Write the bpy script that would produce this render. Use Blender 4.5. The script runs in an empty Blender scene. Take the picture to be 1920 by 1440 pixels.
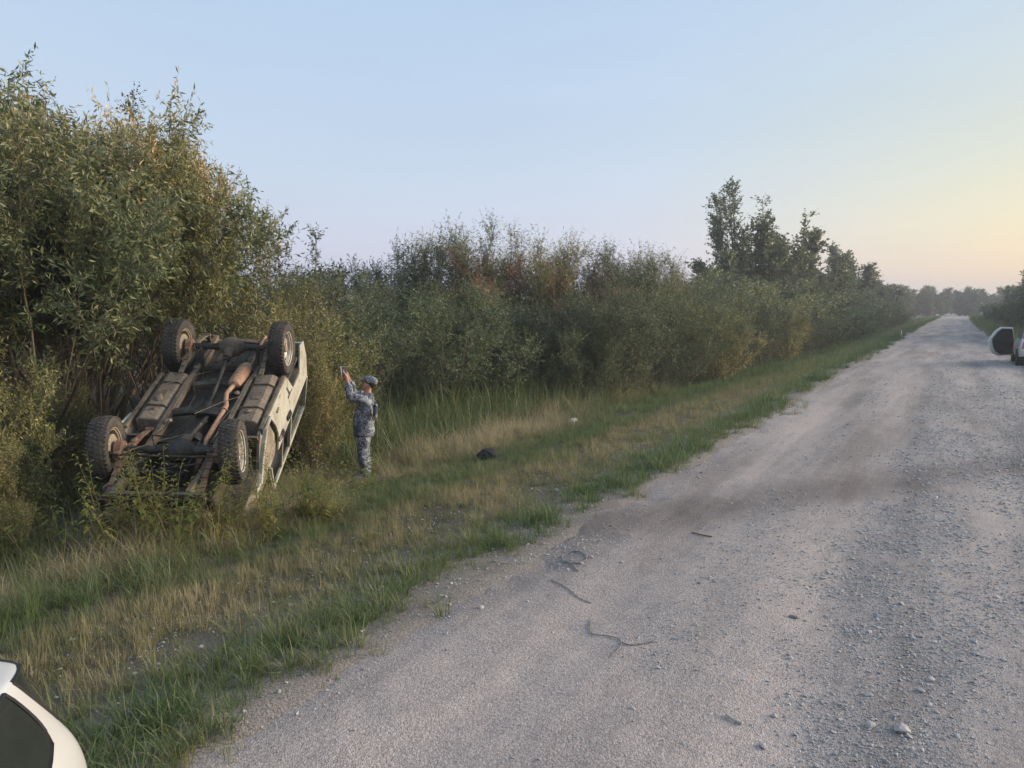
import bpy, bmesh, math, random
import numpy as np
from mathutils import Vector, Matrix, Euler

# ------------------------------------------------------------------ camera, sky, sun, exposure
SC = bpy.context.scene
COL = SC.collection
R_ = math.radians

cam_d = bpy.data.cameras.new('camera')
cam_d.sensor_width = 36.0
cam_d.lens = 36.0 * 1371.0 / 1920.0
cam_d.clip_start = 0.05
cam_d.clip_end = 6000.0
cam = bpy.data.objects.new('camera', cam_d)
COL.objects.link(cam)
cam.location = (0.0, 0.0, 2.3)
cam.rotation_euler = (R_(90.0) - math.atan(143.0 / 1371.0), 0.0, R_(31.0))
SC.camera = cam

SUN_AZ = 50.0      # degrees to the right of the road direction (+Y), just out of frame
SUN_EL = 0.6
world = bpy.data.worlds.new('World')
SC.world = world
world.use_nodes = True
wn = world.node_tree
wn.nodes.clear()
sky = wn.nodes.new('ShaderNodeTexSky')
sky.sky_type = 'NISHITA'
sky.sun_disc = False
sky.sun_elevation = R_(SUN_EL)
sky.sun_rotation = R_(SUN_AZ)
sky.altitude = 100.0
sky.air_density = 1.0
sky.dust_density = 1.5
sky.ozone_density = 1.0
bg = wn.nodes.new('ShaderNodeBackground')
bg.inputs['Strength'].default_value = 0.15
wo = wn.nodes.new('ShaderNodeOutputWorld')
# thin high haze over the whole sky: an even veil added to the clear-air sky, and the sunset glow round the sun
def wmath(op, a, b=None, clamp=False):
    n = wn.nodes.new('ShaderNodeMath'); n.operation = op; n.use_clamp = clamp
    for i, v in enumerate((a, b)):
        if v is None: continue
        if isinstance(v, bpy.types.NodeSocket): wn.links.new(v, n.inputs[i])
        else: n.inputs[i].default_value = v
    return n.outputs[0]
def wmix(mode, fac, a, b):
    n = wn.nodes.new('ShaderNodeMix'); n.data_type = 'RGBA'; n.blend_type = mode; n.clamp_result = False
    for i, v in ((0, fac), (6, a), (7, b)):
        if isinstance(v, bpy.types.NodeSocket): wn.links.new(v, n.inputs[i])
        elif i == 0: n.inputs[0].default_value = v
        else: n.inputs[i].default_value = (*v, 1)
    return n.outputs[2]
EXPO = 1.6
_k = 1.0 / 2 ** EXPO
veil = wmix('MULTIPLY', 1.0, sky.outputs[0], (2.25 * _k, 1.55 * _k, .66 * _k))
veil = wmix('ADD', 1.0, veil, (.368 * _k / .15, .538 * _k / .15, .800 * _k / .15))
tc = wn.nodes.new('ShaderNodeTexCoord')
vd = wn.nodes.new('ShaderNodeVectorMath'); vd.operation = 'DOT_PRODUCT'
wn.links.new(tc.outputs['Generated'], vd.inputs[0])
vd.inputs[1].default_value = (math.sin(R_(SUN_AZ)), math.cos(R_(SUN_AZ)), 0.0)
sz_ = wn.nodes.new('ShaderNodeSeparateXYZ'); wn.links.new(tc.outputs['Generated'], sz_.inputs[0])
near_sun = wmath('MULTIPLY', wmath('SUBTRACT', vd.outputs['Value'], .32), 2.2, True)
low = wmath('POWER', 2.718, wmath('MULTIPLY', wmath('POWER', wmath('DIVIDE', sz_.outputs[2], .25), 2.0), -1.0))
glow = wmath('MULTIPLY', near_sun, low, True)
veil = wmix('MULTIPLY', glow, veil, (1.04, .99, .56))
# faint uneven haze streaks, all round the sky
mpw = wn.nodes.new('ShaderNodeMapping'); mpw.inputs['Scale'].default_value = (1.6, 1.6, 11.0); wn.links.new(tc.outputs['Generated'], mpw.inputs[0])
nzw = wn.nodes.new('ShaderNodeTexNoise'); nzw.inputs['Scale'].default_value = 1.4; nzw.inputs['Detail'].default_value = 4.0; wn.links.new(mpw.outputs[0], nzw.inputs['Vector'])
amp = wmath('ADD', wmath('MULTIPLY', nzw.outputs['Fac'], .10), .95)
vs = wn.nodes.new('ShaderNodeVectorMath'); vs.operation = 'SCALE'; wn.links.new(veil, vs.inputs[0]); wn.links.new(amp, vs.inputs['Scale'])
wn.links.new(vs.outputs[0], bg.inputs[0])
wn.links.new(bg.outputs[0], wo.inputs[0])

sun_d = bpy.data.lights.new('sun', 'SUN')
sun_d.energy = 1.85
sun_d.angle = R_(32.0)
sun_d.color = (1.0, 0.87, 0.70)
sun = bpy.data.objects.new('sun', sun_d)
COL.objects.link(sun)
_d = Vector((math.sin(R_(SUN_AZ)) * math.cos(R_(17)), math.cos(R_(SUN_AZ)) * math.cos(R_(17)), math.sin(R_(17))))
sun.rotation_euler = _d.to_track_quat('Z', 'Y').to_euler()

SC.view_settings.view_transform = 'Standard'
SC.view_settings.look = 'None'
SC.view_settings.gamma = 1.0
SC.view_settings.use_curve_mapping = False
SC.view_settings.exposure = EXPO
SC.render.engine = 'CYCLES'
cy = SC.cycles
cy.use_denoising = True
cy.max_bounces = 4
cy.diffuse_bounces = 3
cy.glossy_bounces = 2
cy.transmission_bounces = 3
cy.transparent_max_bounces = 4
cy.volume_bounces = 0
cy.caustics_reflective = False
cy.caustics_refractive = False

# ------------------------------------------------------------------ helpers
RNG = np.random.default_rng(7)

def tag(o, label=None, cat=None, group=None, kind=None):
    if label: o['label'] = label
    if cat: o['category'] = cat
    if group: o['group'] = group
    if kind: o['kind'] = kind
    return o

def empty(name, loc=(0, 0, 0), rot=(0, 0, 0)):
    o = bpy.data.objects.new(name, None)
    o.empty_display_size = 0.2
    COL.objects.link(o)
    o.location = loc
    o.rotation_euler = rot
    return o

def mesh_np(name, V, F, tint=None, smooth=False, mats=None, fmat=None):
    """V (n,3), F (m,k) uniform face size"""
    V = np.asarray(V, np.float32)
    F = np.asarray(F, np.int32)
    me = bpy.data.meshes.new(name)
    n, k = F.shape
    me.vertices.add(len(V))
    me.vertices.foreach_set('co', V.ravel())
    me.loops.add(n * k)
    me.loops.foreach_set('vertex_index', F.ravel())
    me.polygons.add(n)
    me.polygons.foreach_set('loop_start', np.arange(n, dtype=np.int32) * k)
    me.polygons.foreach_set('loop_total', np.full(n, k, np.int32))
    if smooth:
        me.polygons.foreach_set('use_smooth', np.ones(n, bool))
    if fmat is not None:
        me.polygons.foreach_set('material_index', np.asarray(fmat, np.int32))
    me.update(calc_edges=True)
    if tint is not None:
        at = me.attributes.new('tint', 'FLOAT', 'FACE')
        at.data.foreach_set('value', np.asarray(tint, np.float32))
    for m in (mats or []):
        me.materials.append(m)
    return me

def link(name, me, parent=None, loc=None, rot=None):
    o = bpy.data.objects.new(name, me)
    COL.objects.link(o)
    if parent is not None: o.parent = parent
    if loc is not None: o.location = loc
    if rot is not None: o.rotation_euler = rot
    return o

class MB:
    """collects shapes; build() links them as one mesh object"""
    def __init__(s): s.v = []; s.f = []; s.m = []
    def add(s, V, F, mi=0):
        b = len(s.v)
        s.v += [tuple(map(float, p)) for p in V]
        s.f += [tuple(int(i) + b for i in f) for f in F]
        s.m += [mi] * len(F)
        return s
    def box(s, c, d, rot=None, mi=0, taper=None):
        x, y, z = d[0] / 2, d[1] / 2, d[2] / 2
        P = [(-x, -y, -z), (x, -y, -z), (x, y, -z), (-x, y, -z), (-x, -y, z), (x, -y, z), (x, y, z), (-x, y, z)]
        if taper: P = [(a * (taper if e > 0 else 1), b * (taper if e > 0 else 1), e) for a, b, e in P]
        if rot is not None:
            M = Euler(rot).to_matrix(); P = [M @ Vector(p) for p in P]
        P = [(p[0] + c[0], p[1] + c[1], p[2] + c[2]) for p in P]
        return s.add(P, [(0, 3, 2, 1), (4, 5, 6, 7), (0, 1, 5, 4), (1, 2, 6, 5), (2, 3, 7, 6), (3, 0, 4, 7)], mi)
    def tube(s, pts, r, n=8, mi=0, cap=True, flat=1.0):
        pts = [Vector(p) for p in pts]
        rr = r if hasattr(r, '__len__') else [r] * len(pts)
        V = []; F = []
        up = Vector((0, 0, 1)); prev = None
        for i, p in enumerate(pts):
            t = (pts[min(i + 1, len(pts) - 1)] - pts[max(i - 1, 0)]).normalized()
            if prev is None:
                a = t.cross(up)
                if a.length < 1e-3: a = t.cross(Vector((1, 0, 0)))
            else:
                a = prev - t * prev.dot(t)
            a.normalize(); b = t.cross(a); prev = a
            for k in range(n):
                th = 2 * math.pi * k / n
                V.append(p + a * (rr[i] * math.cos(th)) + b * (rr[i] * flat * math.sin(th)))
        for i in range(len(pts) - 1):
            for k in range(n):
                F.append((i * n + k, i * n + (k + 1) % n, (i + 1) * n + (k + 1) % n, (i + 1) * n + k))
        if cap:
            F.append(tuple(reversed(range(n)))); F.append(tuple(range((len(pts) - 1) * n, len(pts) * n)))
        return s.add(V, F, mi)
    def bar(s, a, b, w, h, mi=0, up=(0, 0, 1)):
        """rectangular bar from a to b"""
        a = Vector(a); b = Vector(b); t = (b - a).normalized()
        sx = t.cross(Vector(up)).normalized(); sz = sx.cross(t)
        V = []
        for p in (a, b):
            for (i, j) in ((-1, -1), (1, -1), (1, 1), (-1, 1)): V.append(p + sx * (i * w / 2) + sz * (j * h / 2))
        return s.add(V, [(0, 1, 2, 3), (7, 6, 5, 4), (0, 4, 5, 1), (1, 5, 6, 2), (2, 6, 7, 3), (3, 7, 4, 0)], mi)
    def lathe(s, prof, axis='x', c=(0, 0, 0), n=32, mi=0, closed=False):
        """prof: list of (axial, radius)"""
        V = []; F = []
        for (a, r) in prof:
            for k in range(n):
                th = 2 * math.pi * k / n; u, w = r * math.cos(th), r * math.sin(th)
                p = {'x': (a, u, w), 'y': (u, a, w), 'z': (u, w, a)}[axis]
                V.append((p[0] + c[0], p[1] + c[1], p[2] + c[2]))
        m = len(prof)
        for i in range(m if closed else m - 1):
            j = (i + 1) % m
            for k in range(n):
                F.append((i * n + k, i * n + (k + 1) % n, j * n + (k + 1) % n, j * n + k))
        return s.add(V, F, mi)
    def prism(s, poly, f, g, mi=0):
        """poly: list of 2d points, f(p)->front 3d, g(p)->back 3d"""
        n = len(poly)
        V = [f(p) for p in poly] + [g(p) for p in poly]
        F = [tuple(range(n)), tuple(range(2 * n - 1, n - 1, -1))]
        for i in range(n):
            j = (i + 1) % n
            F.append((i, i + n, j + n, j))
        return s.add(V, F, mi)
    def build(s, name, mats, parent=None, smooth=None, bevel=0, seg=2, loc=None, rot=None, sub=0):
        me = bpy.data.meshes.new(name)
        me.from_pydata(s.v, [], s.f)
        for m in (mats if isinstance(mats, (list, tuple)) else [mats]): me.materials.append(m)
        me.polygons.foreach_set('material_index', s.m)
        bm = bmesh.new(); bm.from_mesh(me); bmesh.ops.recalc_face_normals(bm, faces=bm.faces[:]); bm.to_mesh(me); bm.free()
        o = link(name, me, parent, loc, rot)
        if bevel:
            b = o.modifiers.new('bevel', 'BEVEL'); b.width = bevel; b.segments = seg; b.limit_method = 'ANGLE'; b.angle_limit = R_(40)
        if sub:
            b = o.modifiers.new('sub', 'SUBSURF'); b.levels = sub; b.render_levels = sub
        if smooth is not None:
            me.polygons.foreach_set('use_smooth', [True] * len(me.polygons))
            try: me.set_sharp_from_angle(angle=R_(smooth))
            except Exception: pass
        return o

def copy_tree(o, parent=None):
    c = o.copy(); COL.objects.link(c); c.parent = parent
    for ch in o.children: copy_tree(ch, c)
    return c

# numpy value noise ------------------------------------------------
def _h(ix, iy, s):
    n = (ix * 374761393 + iy * 668265263 + s * 1442695041) & 0xffffffff
    n = ((n ^ (n >> 13)) * 1274126177) & 0xffffffff
    return ((n ^ (n >> 16)) & 0xffff) / 65535.0
def vn(x, y, f=1.0, s=0):
    x = np.asarray(x, float) * f; y = np.asarray(y, float) * f
    ix = np.floor(x).astype(np.int64); iy = np.floor(y).astype(np.int64)
    u = x - ix; v = y - iy; u = u * u * (3 - 2 * u); v = v * v * (3 - 2 * v)
    a = _h(ix, iy, s); b = _h(ix + 1, iy, s); c = _h(ix, iy + 1, s); d = _h(ix + 1, iy + 1, s)
    return (a * (1 - u) + b * u) * (1 - v) + (c * (1 - u) + d * u) * v
def fbm(x, y, f=1.0, s=0, o=4):
    r = 0; a = 0.5; t = 0
    for i in range(o):
        r = r + a * vn(x, y, f * 2 ** i, s + i * 17); t += a; a *= 0.55
    return r / t

# ------------------------------------------------------------------ materials
def new_mat(name):
    m = bpy.data.materials.new(name); m.use_nodes = True
    nt = m.node_tree; nt.nodes.clear()
    out = nt.nodes.new('ShaderNodeOutputMaterial')
    return m, nt, out
def nd(nt, typ, **kw):
    n = nt.nodes.new(typ)
    for k, v in kw.items():
        if k in n.inputs.keys(): n.inputs[k].default_value = v
        else: setattr(n, k, v)
    return n
def ramp(nt, fac, stops, interp='LINEAR'):
    r = nt.nodes.new('ShaderNodeValToRGB'); r.color_ramp.interpolation = interp
    e = r.color_ramp.elements
    while len(e) < len(stops): e.new(0.5)
    for i, (p, c) in enumerate(stops):
        e[i].position = p; e[i].color = (*c, 1) if len(c) == 3 else c
    nt.links.new(fac, r.inputs[0])
    return r.outputs[0]
def mixc(nt, fac, a, b, mode='MIX'):
    m = nt.nodes.new('ShaderNodeMix'); m.data_type = 'RGBA'; m.blend_type = mode
    for inp, v in ((0, fac), (6, a), (7, b)):
        if isinstance(v, bpy.types.NodeSocket): nt.links.new(v, m.inputs[inp])
        elif inp == 0: m.inputs[0].default_value = v
        else: m.inputs[inp].default_value = (*v, 1)
    return m.outputs[2]
def noise(nt, scale, detail=4, rough=0.6, vec=None, dist=0):
    n = nd(nt, 'ShaderNodeTexNoise', Scale=scale, Detail=detail, Roughness=rough, Distortion=dist)
    if vec is not None: nt.links.new(vec, n.inputs['Vector'])
    return n.outputs['Fac']
def objco(nt): return nt.nodes.new('ShaderNodeTexCoord').outputs['Object']
def geoco(nt): return nt.nodes.new('ShaderNodeNewGeometry').outputs['Position']
def bump(nt, h, strength=0.4, dist=0.01, nrm=None):
    b = nd(nt, 'ShaderNodeBump', Strength=strength, Distance=dist); nt.links.new(h, b.inputs['Height'])
    if nrm is not None: nt.links.new(nrm, b.inputs['Normal'])
    return b.outputs[0]
def prin(nt, out, color, rough=0.6, spec=0.3, metal=0.0, normal=None, coat=0.0):
    p = nt.nodes.new('ShaderNodeBsdfPrincipled')
    if isinstance(color, bpy.types.NodeSocket): nt.links.new(color, p.inputs['Base Color'])
    else: p.inputs['Base Color'].default_value = (*color, 1)
    if isinstance(rough, bpy.types.NodeSocket): nt.links.new(rough, p.inputs['Roughness'])
    else: p.inputs['Roughness'].default_value = rough
    p.inputs['Specular IOR Level'].default_value = spec
    if isinstance(metal, bpy.types.NodeSocket): nt.links.new(metal, p.inputs['Metallic'])
    else: p.inputs['Metallic'].default_value = metal
    p.inputs['Coat Weight'].default_value = coat
    if normal is not None: nt.links.new(normal, p.inputs['Normal'])
    if out is not None: nt.links.new(p.outputs[0], out.inputs[0])
    return p
def plain(name, c, rough=0.6, spec=0.3, metal=0.0, var=0.25, scale=8.0, coat=0.0, bmp=0.0):
    m, nt, out = new_mat(name)
    n = noise(nt, scale, 5, 0.6, objco(nt))
    lo = tuple(x * (1 - var) for x in c); hi = tuple(min(1, x * (1 + var)) for x in c)
    col = ramp(nt, n, [(0.3, lo), (0.7, hi)])
    nrm = bump(nt, noise(nt, scale * 6, 3, 0.6, objco(nt)), bmp, 0.01) if bmp else None
    prin(nt, out, col, rough, spec, metal, nrm, coat)
    return m

def leaf_mat(name, stops, back=1.25, trans=0.35, rough=0.5, instancer=False, spec=0.25):
    """foliage: colour by the per-leaf attribute 'tint', shifted per plant; paler undersides; translucent"""
    m, nt, out = new_mat(name)
    a = nt.nodes.new('ShaderNodeAttribute'); a.attribute_name = 'tint'
    fac = a.outputs['Fac']
    if instancer:
        b = nt.nodes.new('ShaderNodeAttribute'); b.attribute_name = 'itint'; b.attribute_type = 'GEOMETRY'
        md = nd(nt, 'ShaderNodeMath', operation='ADD'); nt.links.new(fac, md.inputs[0]); nt.links.new(b.outputs['Fac'], md.inputs[1])
        fac = md.outputs[0]
    col = ramp(nt, fac, stops)
    if not instancer:
        oi = nt.nodes.new('ShaderNodeObjectInfo')
        col = mixc(nt, 1.0, col, oi.outputs['Color'], 'MULTIPLY')
    g = nt.nodes.new('ShaderNodeNewGeometry')
    hs = nd(nt, 'ShaderNodeHueSaturation', Saturation=0.75, Value=back); nt.links.new(col, hs.inputs['Color'])
    col2 = mixc(nt, g.outputs['Backfacing'], col, hs.outputs[0])
    p = prin(nt, None, col2, rough, spec)
    t = nt.nodes.new('ShaderNodeBsdfTranslucent'); nt.links.new(col2, t.inputs[0])
    mx = nd(nt, 'ShaderNodeMixShader'); mx.inputs[0].default_value = trans
    nt.links.new(p.outputs[0], mx.inputs[1]); nt.links.new(t.outputs[0], mx.inputs[2])
    nt.links.new(mx.outputs[0], out.inputs[0])
    return m
# ------------------------------------------------------------------ terrain
_px = np.array([-400, -60, -25, -14, -12, -11, -10, -9.3, -8.5, -7.5, -6.5, -5.0, -4.0, -3.3, -2.7, 2.4, 3.0, 3.6, 4.6, 6.0, 7.5, 9.0, 12, 60, 400.])
_pz = np.array([-.6, -.4, -.3, -.30, -.42, -.56, -.70, -.70, -.57, -.40, -.26, -.12, -.05, -.012, -.10, -.10, -.012, -.05, -.2, -.5, -.65, -.5, -.3, -.4, -.6])
def road_c(y):
    """centre line of the road: straight, then a gentle bend to the left far away"""
    y = np.asarray(y, float)
    return -0.16 + 0.00035 * np.maximum(y - 110, 0) ** 1.7 * np.where(y < 200, 1, 1) - 0.0011 * np.maximum(y - 190, 0) ** 1.9
def ground_z(x, y):
    x = np.asarray(x, float); y = np.asarray(y, float)
    xr = x - road_c(y) - 0.16
    z = np.interp(xr, _px, _pz)
    off = np.clip((np.abs(xr + 0.16) - 3.0) / 2.0, 0, 1)
    z = z + (fbm(x, y, 0.35, 3) - 0.5) * 0.16 * off + (fbm(x, y, 2.2, 9, 3) - 0.5) * 0.05 * np.clip(off + .25, 0, 1)
    # soil pushed up where the overturned car dug in
    z = z + 0.20 * np.exp(-((x + 8.5) ** 2 + (y - 6.0) ** 2) / 1.1) + 0.16 * np.exp(-((x + 7.45) ** 2 + (y - 4.7) ** 2) / .7)
    # old wheel ruts on the verge
    rut = np.exp(-((xr + 4.75 + 0.25 * np.sin(y * 0.21)) / 0.16) ** 2) * np.clip((fbm(x, y, 0.5, 41) - 0.36) * 5, 0, 1)
    z = z - 0.05 * rut
    return z
def road_z(x, y):
    xr = np.asarray(x, float) - road_c(y)
    ax = np.abs(xr)
    z = 0.045 * (1 - (ax / 3.1) ** 2)
    for c, w in ((-2.0, .35), (-0.55, .35), (1.0, .4), (2.2, .35)):
        z = z - 0.022 * np.exp(-((xr - c + 0.15 * (fbm(x * 0, y, 0.15, 55) - .5)) / w) ** 2)
    z = z + (fbm(x, y, 0.8, 21) - .5) * 0.045 + (fbm(x, y, 5.0, 22, 3) - .5) * 0.016
    edge = ax + (fbm(x, y, 0.7, 31) - .5) * 0.9 + (fbm(x, y, 3.0, 33, 3) - .5) * 0.35
    t = np.clip((edge - 2.95) / 0.7, 0, 1)
    z = z * (1 - t) - 0.17 * t * t
    return z - 0.02

def grid_mesh(name, xs, ys, zf, shift=None):
    X, Y = np.meshgrid(xs, ys)
    if shift is not None: X = X + shift(Y)
    Z = zf(X, Y)
    V = np.stack([X.ravel(), Y.ravel(), Z.ravel()], 1)
    nx = len(xs); i = np.arange(len(ys) - 1)[:, None] * nx + np.arange(nx - 1)[None]
    i = i.ravel(); F = np.stack([i, i + 1, i + nx + 1, i + nx], 1)
    return mesh_np(name, V, F, smooth=True)

def axis(segs):
    r = [segs[0][0]]
    for a, b, d in segs:
        n = max(1, int(round((b - a) / d))); r += list(np.linspace(a, b, n + 1)[1:])
    return np.array(r)

# ground material: soil, thatch and dull green, gravelly near the road
def mat_ground():
    m, nt, out = new_mat('verge_soil')
    p = geoco(nt)
    n1 = noise(nt, 0.7, 5, 0.65, p); n2 = noise(nt, 9, 5, 0.7, p); n3 = noise(nt, 60, 3, 0.7, p)
    c = ramp(nt, n1, [(0.35, (.062, .070, .028)), (0.5, (.092, .086, .042)), (0.66, (.125, .105, .062))])
    c = mixc(nt, 0.45, c, ramp(nt, n2, [(0.3, (.055, .042, .028)), (0.7, (.155, .130, .085))]))
    c = mixc(nt, 0.30, c, ramp(nt, n3, [(0.35, (.03, .028, .018)), (0.7, (.24, .21, .17))]))
    # bare gravelly dirt close to the road
    sx = nt.nodes.new('ShaderNodeSeparateXYZ'); nt.links.new(p, sx.inputs[0])
    ax = nd(nt, 'ShaderNodeMath', operation='ABSOLUTE'); nt.links.new(sx.outputs[0], ax.inputs[0])
    mr = nd(nt, 'ShaderNodeMapRange'); mr.inputs[1].default_value = 4.9; mr.inputs[2].default_value = 3.3
    nt.links.new(ax.outputs[0], mr.inputs[0])
    mm = nd(nt, 'ShaderNodeMath', operation='MULTIPLY'); nt.links.new(mr.outputs[0], mm.inputs[0])
    nt.links.new(ramp(nt, n1, [(0.30, (0.35,) * 3), (0.50, (1,) * 3)]), mm.inputs[1])
    c = mixc(nt, mm.outputs[0], c, ramp(nt, n3, [(0.3, (.135, .116, .098)), (0.68, (.35, .305, .268))]))
    h = nd(nt, 'ShaderNodeMath', operation='ADD'); nt.links.new(n2, h.inputs[0]); nt.links.new(n3, h.inputs[1])
    prin(nt, out, c, 0.95, 0.1, normal=bump(nt, h.outputs[0], 0.7, 0.03))
    return m

def mat_road():
    m, nt, out = new_mat('gravel_road')
    p = geoco(nt)
    sx = nt.nodes.new('ShaderNodeSeparateXYZ'); nt.links.new(p, sx.inputs[0])
    # long streaks along the road
    mp = nd(nt, 'ShaderNodeMapping'); mp.inputs['Scale'].default_value = (1.0, 0.12, 1.0); nt.links.new(p, mp.inputs[0])
    st = noise(nt, 1.1, 4, 0.6, mp.outputs[0])
    n1 = noise(nt, 0.55, 5, 0.6, p); n2 = noise(nt, 5.0, 5, 0.7, p); n3 = noise(nt, 45.0, 4, 0.75, p)
    base = ramp(nt, st, [(0.38, (0.215, 0.190, 0.175)), (0.52, (0.345, 0.292, 0.262)), (0.64, (0.47, 0.395, 0.350))])
    base = mixc(nt, 0.35, base, ramp(nt, n1, [(0.3, (0.241, 0.214, 0.199)), (0.7, (0.430, 0.347, 0.302))]))
    # loose blue-grey gravel on the right half of the road
    mr = nd(nt, 'ShaderNodeMapRange'); mr.inputs[1].default_value = -1.2; mr.inputs[2].default_value = 0.9
    nt.links.new(sx.outputs[0], mr.inputs[0])
    base = mixc(nt, mr.outputs[0], base, ramp(nt, n2, [(0.3, (0.235, 0.228, 0.229)), (0.7, (0.359, 0.344, 0.338))]))
    base = mixc(nt, 0.5, base, ramp(nt, n2, [(0.28, (0.195, 0.168, 0.153)), (0.72, (0.482, 0.408, 0.366))]))
    # fine stones
    v = nd(nt, 'ShaderNodeTexVoronoi', Scale=105.0); nt.links.new(p, v.inputs['Vector'])
    v2 = nd(nt, 'ShaderNodeTexVoronoi', Scale=46.0); nt.links.new(p, v2.inputs['Vector'])
    base = mixc(nt, 0.40, base, ramp(nt, v.outputs['Color'], [(0.15, (0.131, 0.114, 0.106)), (0.5, (0.326, 0.281, 0.255)), (0.9, (0.652, 0.572, 0.522))]), 'MIX')
    base = mixc(nt, 0.30, base, ramp(nt, n3, [(0.33, (0.118, 0.101, 0.093)), (0.68, (0.548, 0.475, 0.429))]))
    h1 = nd(nt, 'ShaderNodeMath', operation='MULTIPLY_ADD'); nt.links.new(v.outputs['Distance'], h1.inputs[0]); h1.inputs[1].default_value = -0.9
    nt.links.new(n3, h1.inputs[2])
    h2 = nd(nt, 'ShaderNodeMath', operation='MULTIPLY_ADD'); nt.links.new(v2.outputs['Distance'], h2.inputs[0]); h2.inputs[1].default_value = -0.8
    nt.links.new(h1.outputs[0], h2.inputs[2])
    tr = ramp(nt, noise(nt, .9, 5, .65, mp.outputs[0]), [(.40, (.70, .705, .715)), (.50, (.93, .94, .965)), (.62, (1.12, 1.115, 1.125))])
    base = mixc(nt, 1.0, base, tr, 'MULTIPLY')
    # dark strip: shade of a windscreen smear before the camera, painted into road colour
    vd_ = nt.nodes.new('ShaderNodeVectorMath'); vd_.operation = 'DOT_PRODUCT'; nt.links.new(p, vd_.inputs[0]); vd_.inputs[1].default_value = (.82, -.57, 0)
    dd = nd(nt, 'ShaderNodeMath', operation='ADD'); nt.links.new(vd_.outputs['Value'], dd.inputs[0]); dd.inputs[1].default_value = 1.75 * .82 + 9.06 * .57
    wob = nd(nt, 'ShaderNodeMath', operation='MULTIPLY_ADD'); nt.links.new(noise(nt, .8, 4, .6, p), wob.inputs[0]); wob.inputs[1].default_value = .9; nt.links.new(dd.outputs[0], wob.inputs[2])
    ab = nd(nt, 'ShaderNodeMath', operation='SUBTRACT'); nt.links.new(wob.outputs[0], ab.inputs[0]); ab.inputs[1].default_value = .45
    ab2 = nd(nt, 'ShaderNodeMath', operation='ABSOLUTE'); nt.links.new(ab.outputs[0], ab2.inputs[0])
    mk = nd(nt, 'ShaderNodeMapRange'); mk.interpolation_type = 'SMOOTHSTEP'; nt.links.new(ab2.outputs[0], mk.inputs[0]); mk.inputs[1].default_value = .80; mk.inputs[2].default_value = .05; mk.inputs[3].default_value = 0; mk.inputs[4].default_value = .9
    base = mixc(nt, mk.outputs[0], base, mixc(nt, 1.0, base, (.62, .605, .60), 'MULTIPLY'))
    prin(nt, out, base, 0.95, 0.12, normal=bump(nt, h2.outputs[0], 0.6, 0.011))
    return m

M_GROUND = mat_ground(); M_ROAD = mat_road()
gx = axis([(-420, -60, 40), (-60, -20, 4), (-20, -12, 0.6), (-12, -2.5, 0.1), (-2.5, 2.5, 0.8), (2.5, 8, 0.25), (8, 24, 1.5), (24, 60, 5), (60, 420, 40)])
gy = axis([(-60, -8, 6), (-8, 1, 0.5), (1, 14, 0.1), (14, 34, 0.3), (34, 90, 0.9), (90, 300, 4), (300, 1400, 50)])
g = link('ground', grid_mesh('ground', gx, gy, ground_z)); g.data.materials.append(M_GROUND); tag(g, kind='structure')
g['label'] = 'grassy verge and ditch floor beside the gravel road'
rx = axis([(-3.9, -2.4, 0.045), (-2.4, 2.4, 0.05), (2.4, 3.9, 0.06)])
ry = axis([(-8, 2, 0.3), (2, 9, 0.05), (9, 20, 0.12), (20, 60, 0.5), (60, 420, 2.0)])
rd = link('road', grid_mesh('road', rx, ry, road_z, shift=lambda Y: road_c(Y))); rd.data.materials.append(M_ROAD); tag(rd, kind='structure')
rd['label'] = 'pale gravel road running straight to the horizon'

def top_z(x, y):
    return np.maximum(ground_z(x, y), np.where(np.abs(np.asarray(x) - road_c(y)) < 3.9, road_z(x, y), -9))

# ------------------------------------------------------------------ instanced stuff (tufts, pebbles) through geometry nodes
def inst_group(realize=False):
    ng = bpy.data.node_groups.new('scatter', 'GeometryNodeTree')
    ng.interface.new_socket('Geometry', in_out='INPUT', socket_type='NodeSocketGeometry')
    ng.interface.new_socket('Collection', in_out='INPUT', socket_type='NodeSocketCollection')
    ng.interface.new_socket('Geometry', in_out='OUTPUT', socket_type='NodeSocketGeometry')
    gi = ng.nodes.new('NodeGroupInput'); go = ng.nodes.new('NodeGroupOutput')
    ci = ng.nodes.new('GeometryNodeCollectionInfo'); ci.inputs['Separate Children'].default_value = True; ci.inputs['Reset Children'].default_value = True
    ip = ng.nodes.new('GeometryNodeInstanceOnPoints'); ip.inputs['Pick Instance'].default_value = True
    def attr(name, typ):
        n = ng.nodes.new('GeometryNodeInputNamedAttribute'); n.data_type = typ; n.inputs['Name'].default_value = name
        return [o for o in n.outputs if o.enabled and o.name == 'Attribute'][0]
    ng.links.new(gi.outputs['Geometry'], ip.inputs['Points'])
    ng.links.new(gi.outputs['Collection'], ci.inputs['Collection'])
    ng.links.new(ci.outputs[0], ip.inputs['Instance'])
    ng.links.new(attr('idx', 'INT'), ip.inputs['Instance Index'])
    e2r = ng.nodes.new('FunctionNodeEulerToRotation'); ng.links.new(attr('rot', 'FLOAT_VECTOR'), e2r.inputs[0])
    ng.links.new(e2r.outputs[0], ip.inputs['Rotation'])
    ng.links.new(attr('scl', 'FLOAT_VECTOR'), ip.inputs['Scale'])
    if realize:
        ri = ng.nodes.new('GeometryNodeRealizeInstances'); ng.links.new(ip.outputs[0], ri.inputs[0]); ng.links.new(ri.outputs[0], go.inputs[0])
    else: ng.links.new(ip.outputs[0], go.inputs[0])
    return ng
NG_I = inst_group(); NG_R = inst_group(True)

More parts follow.
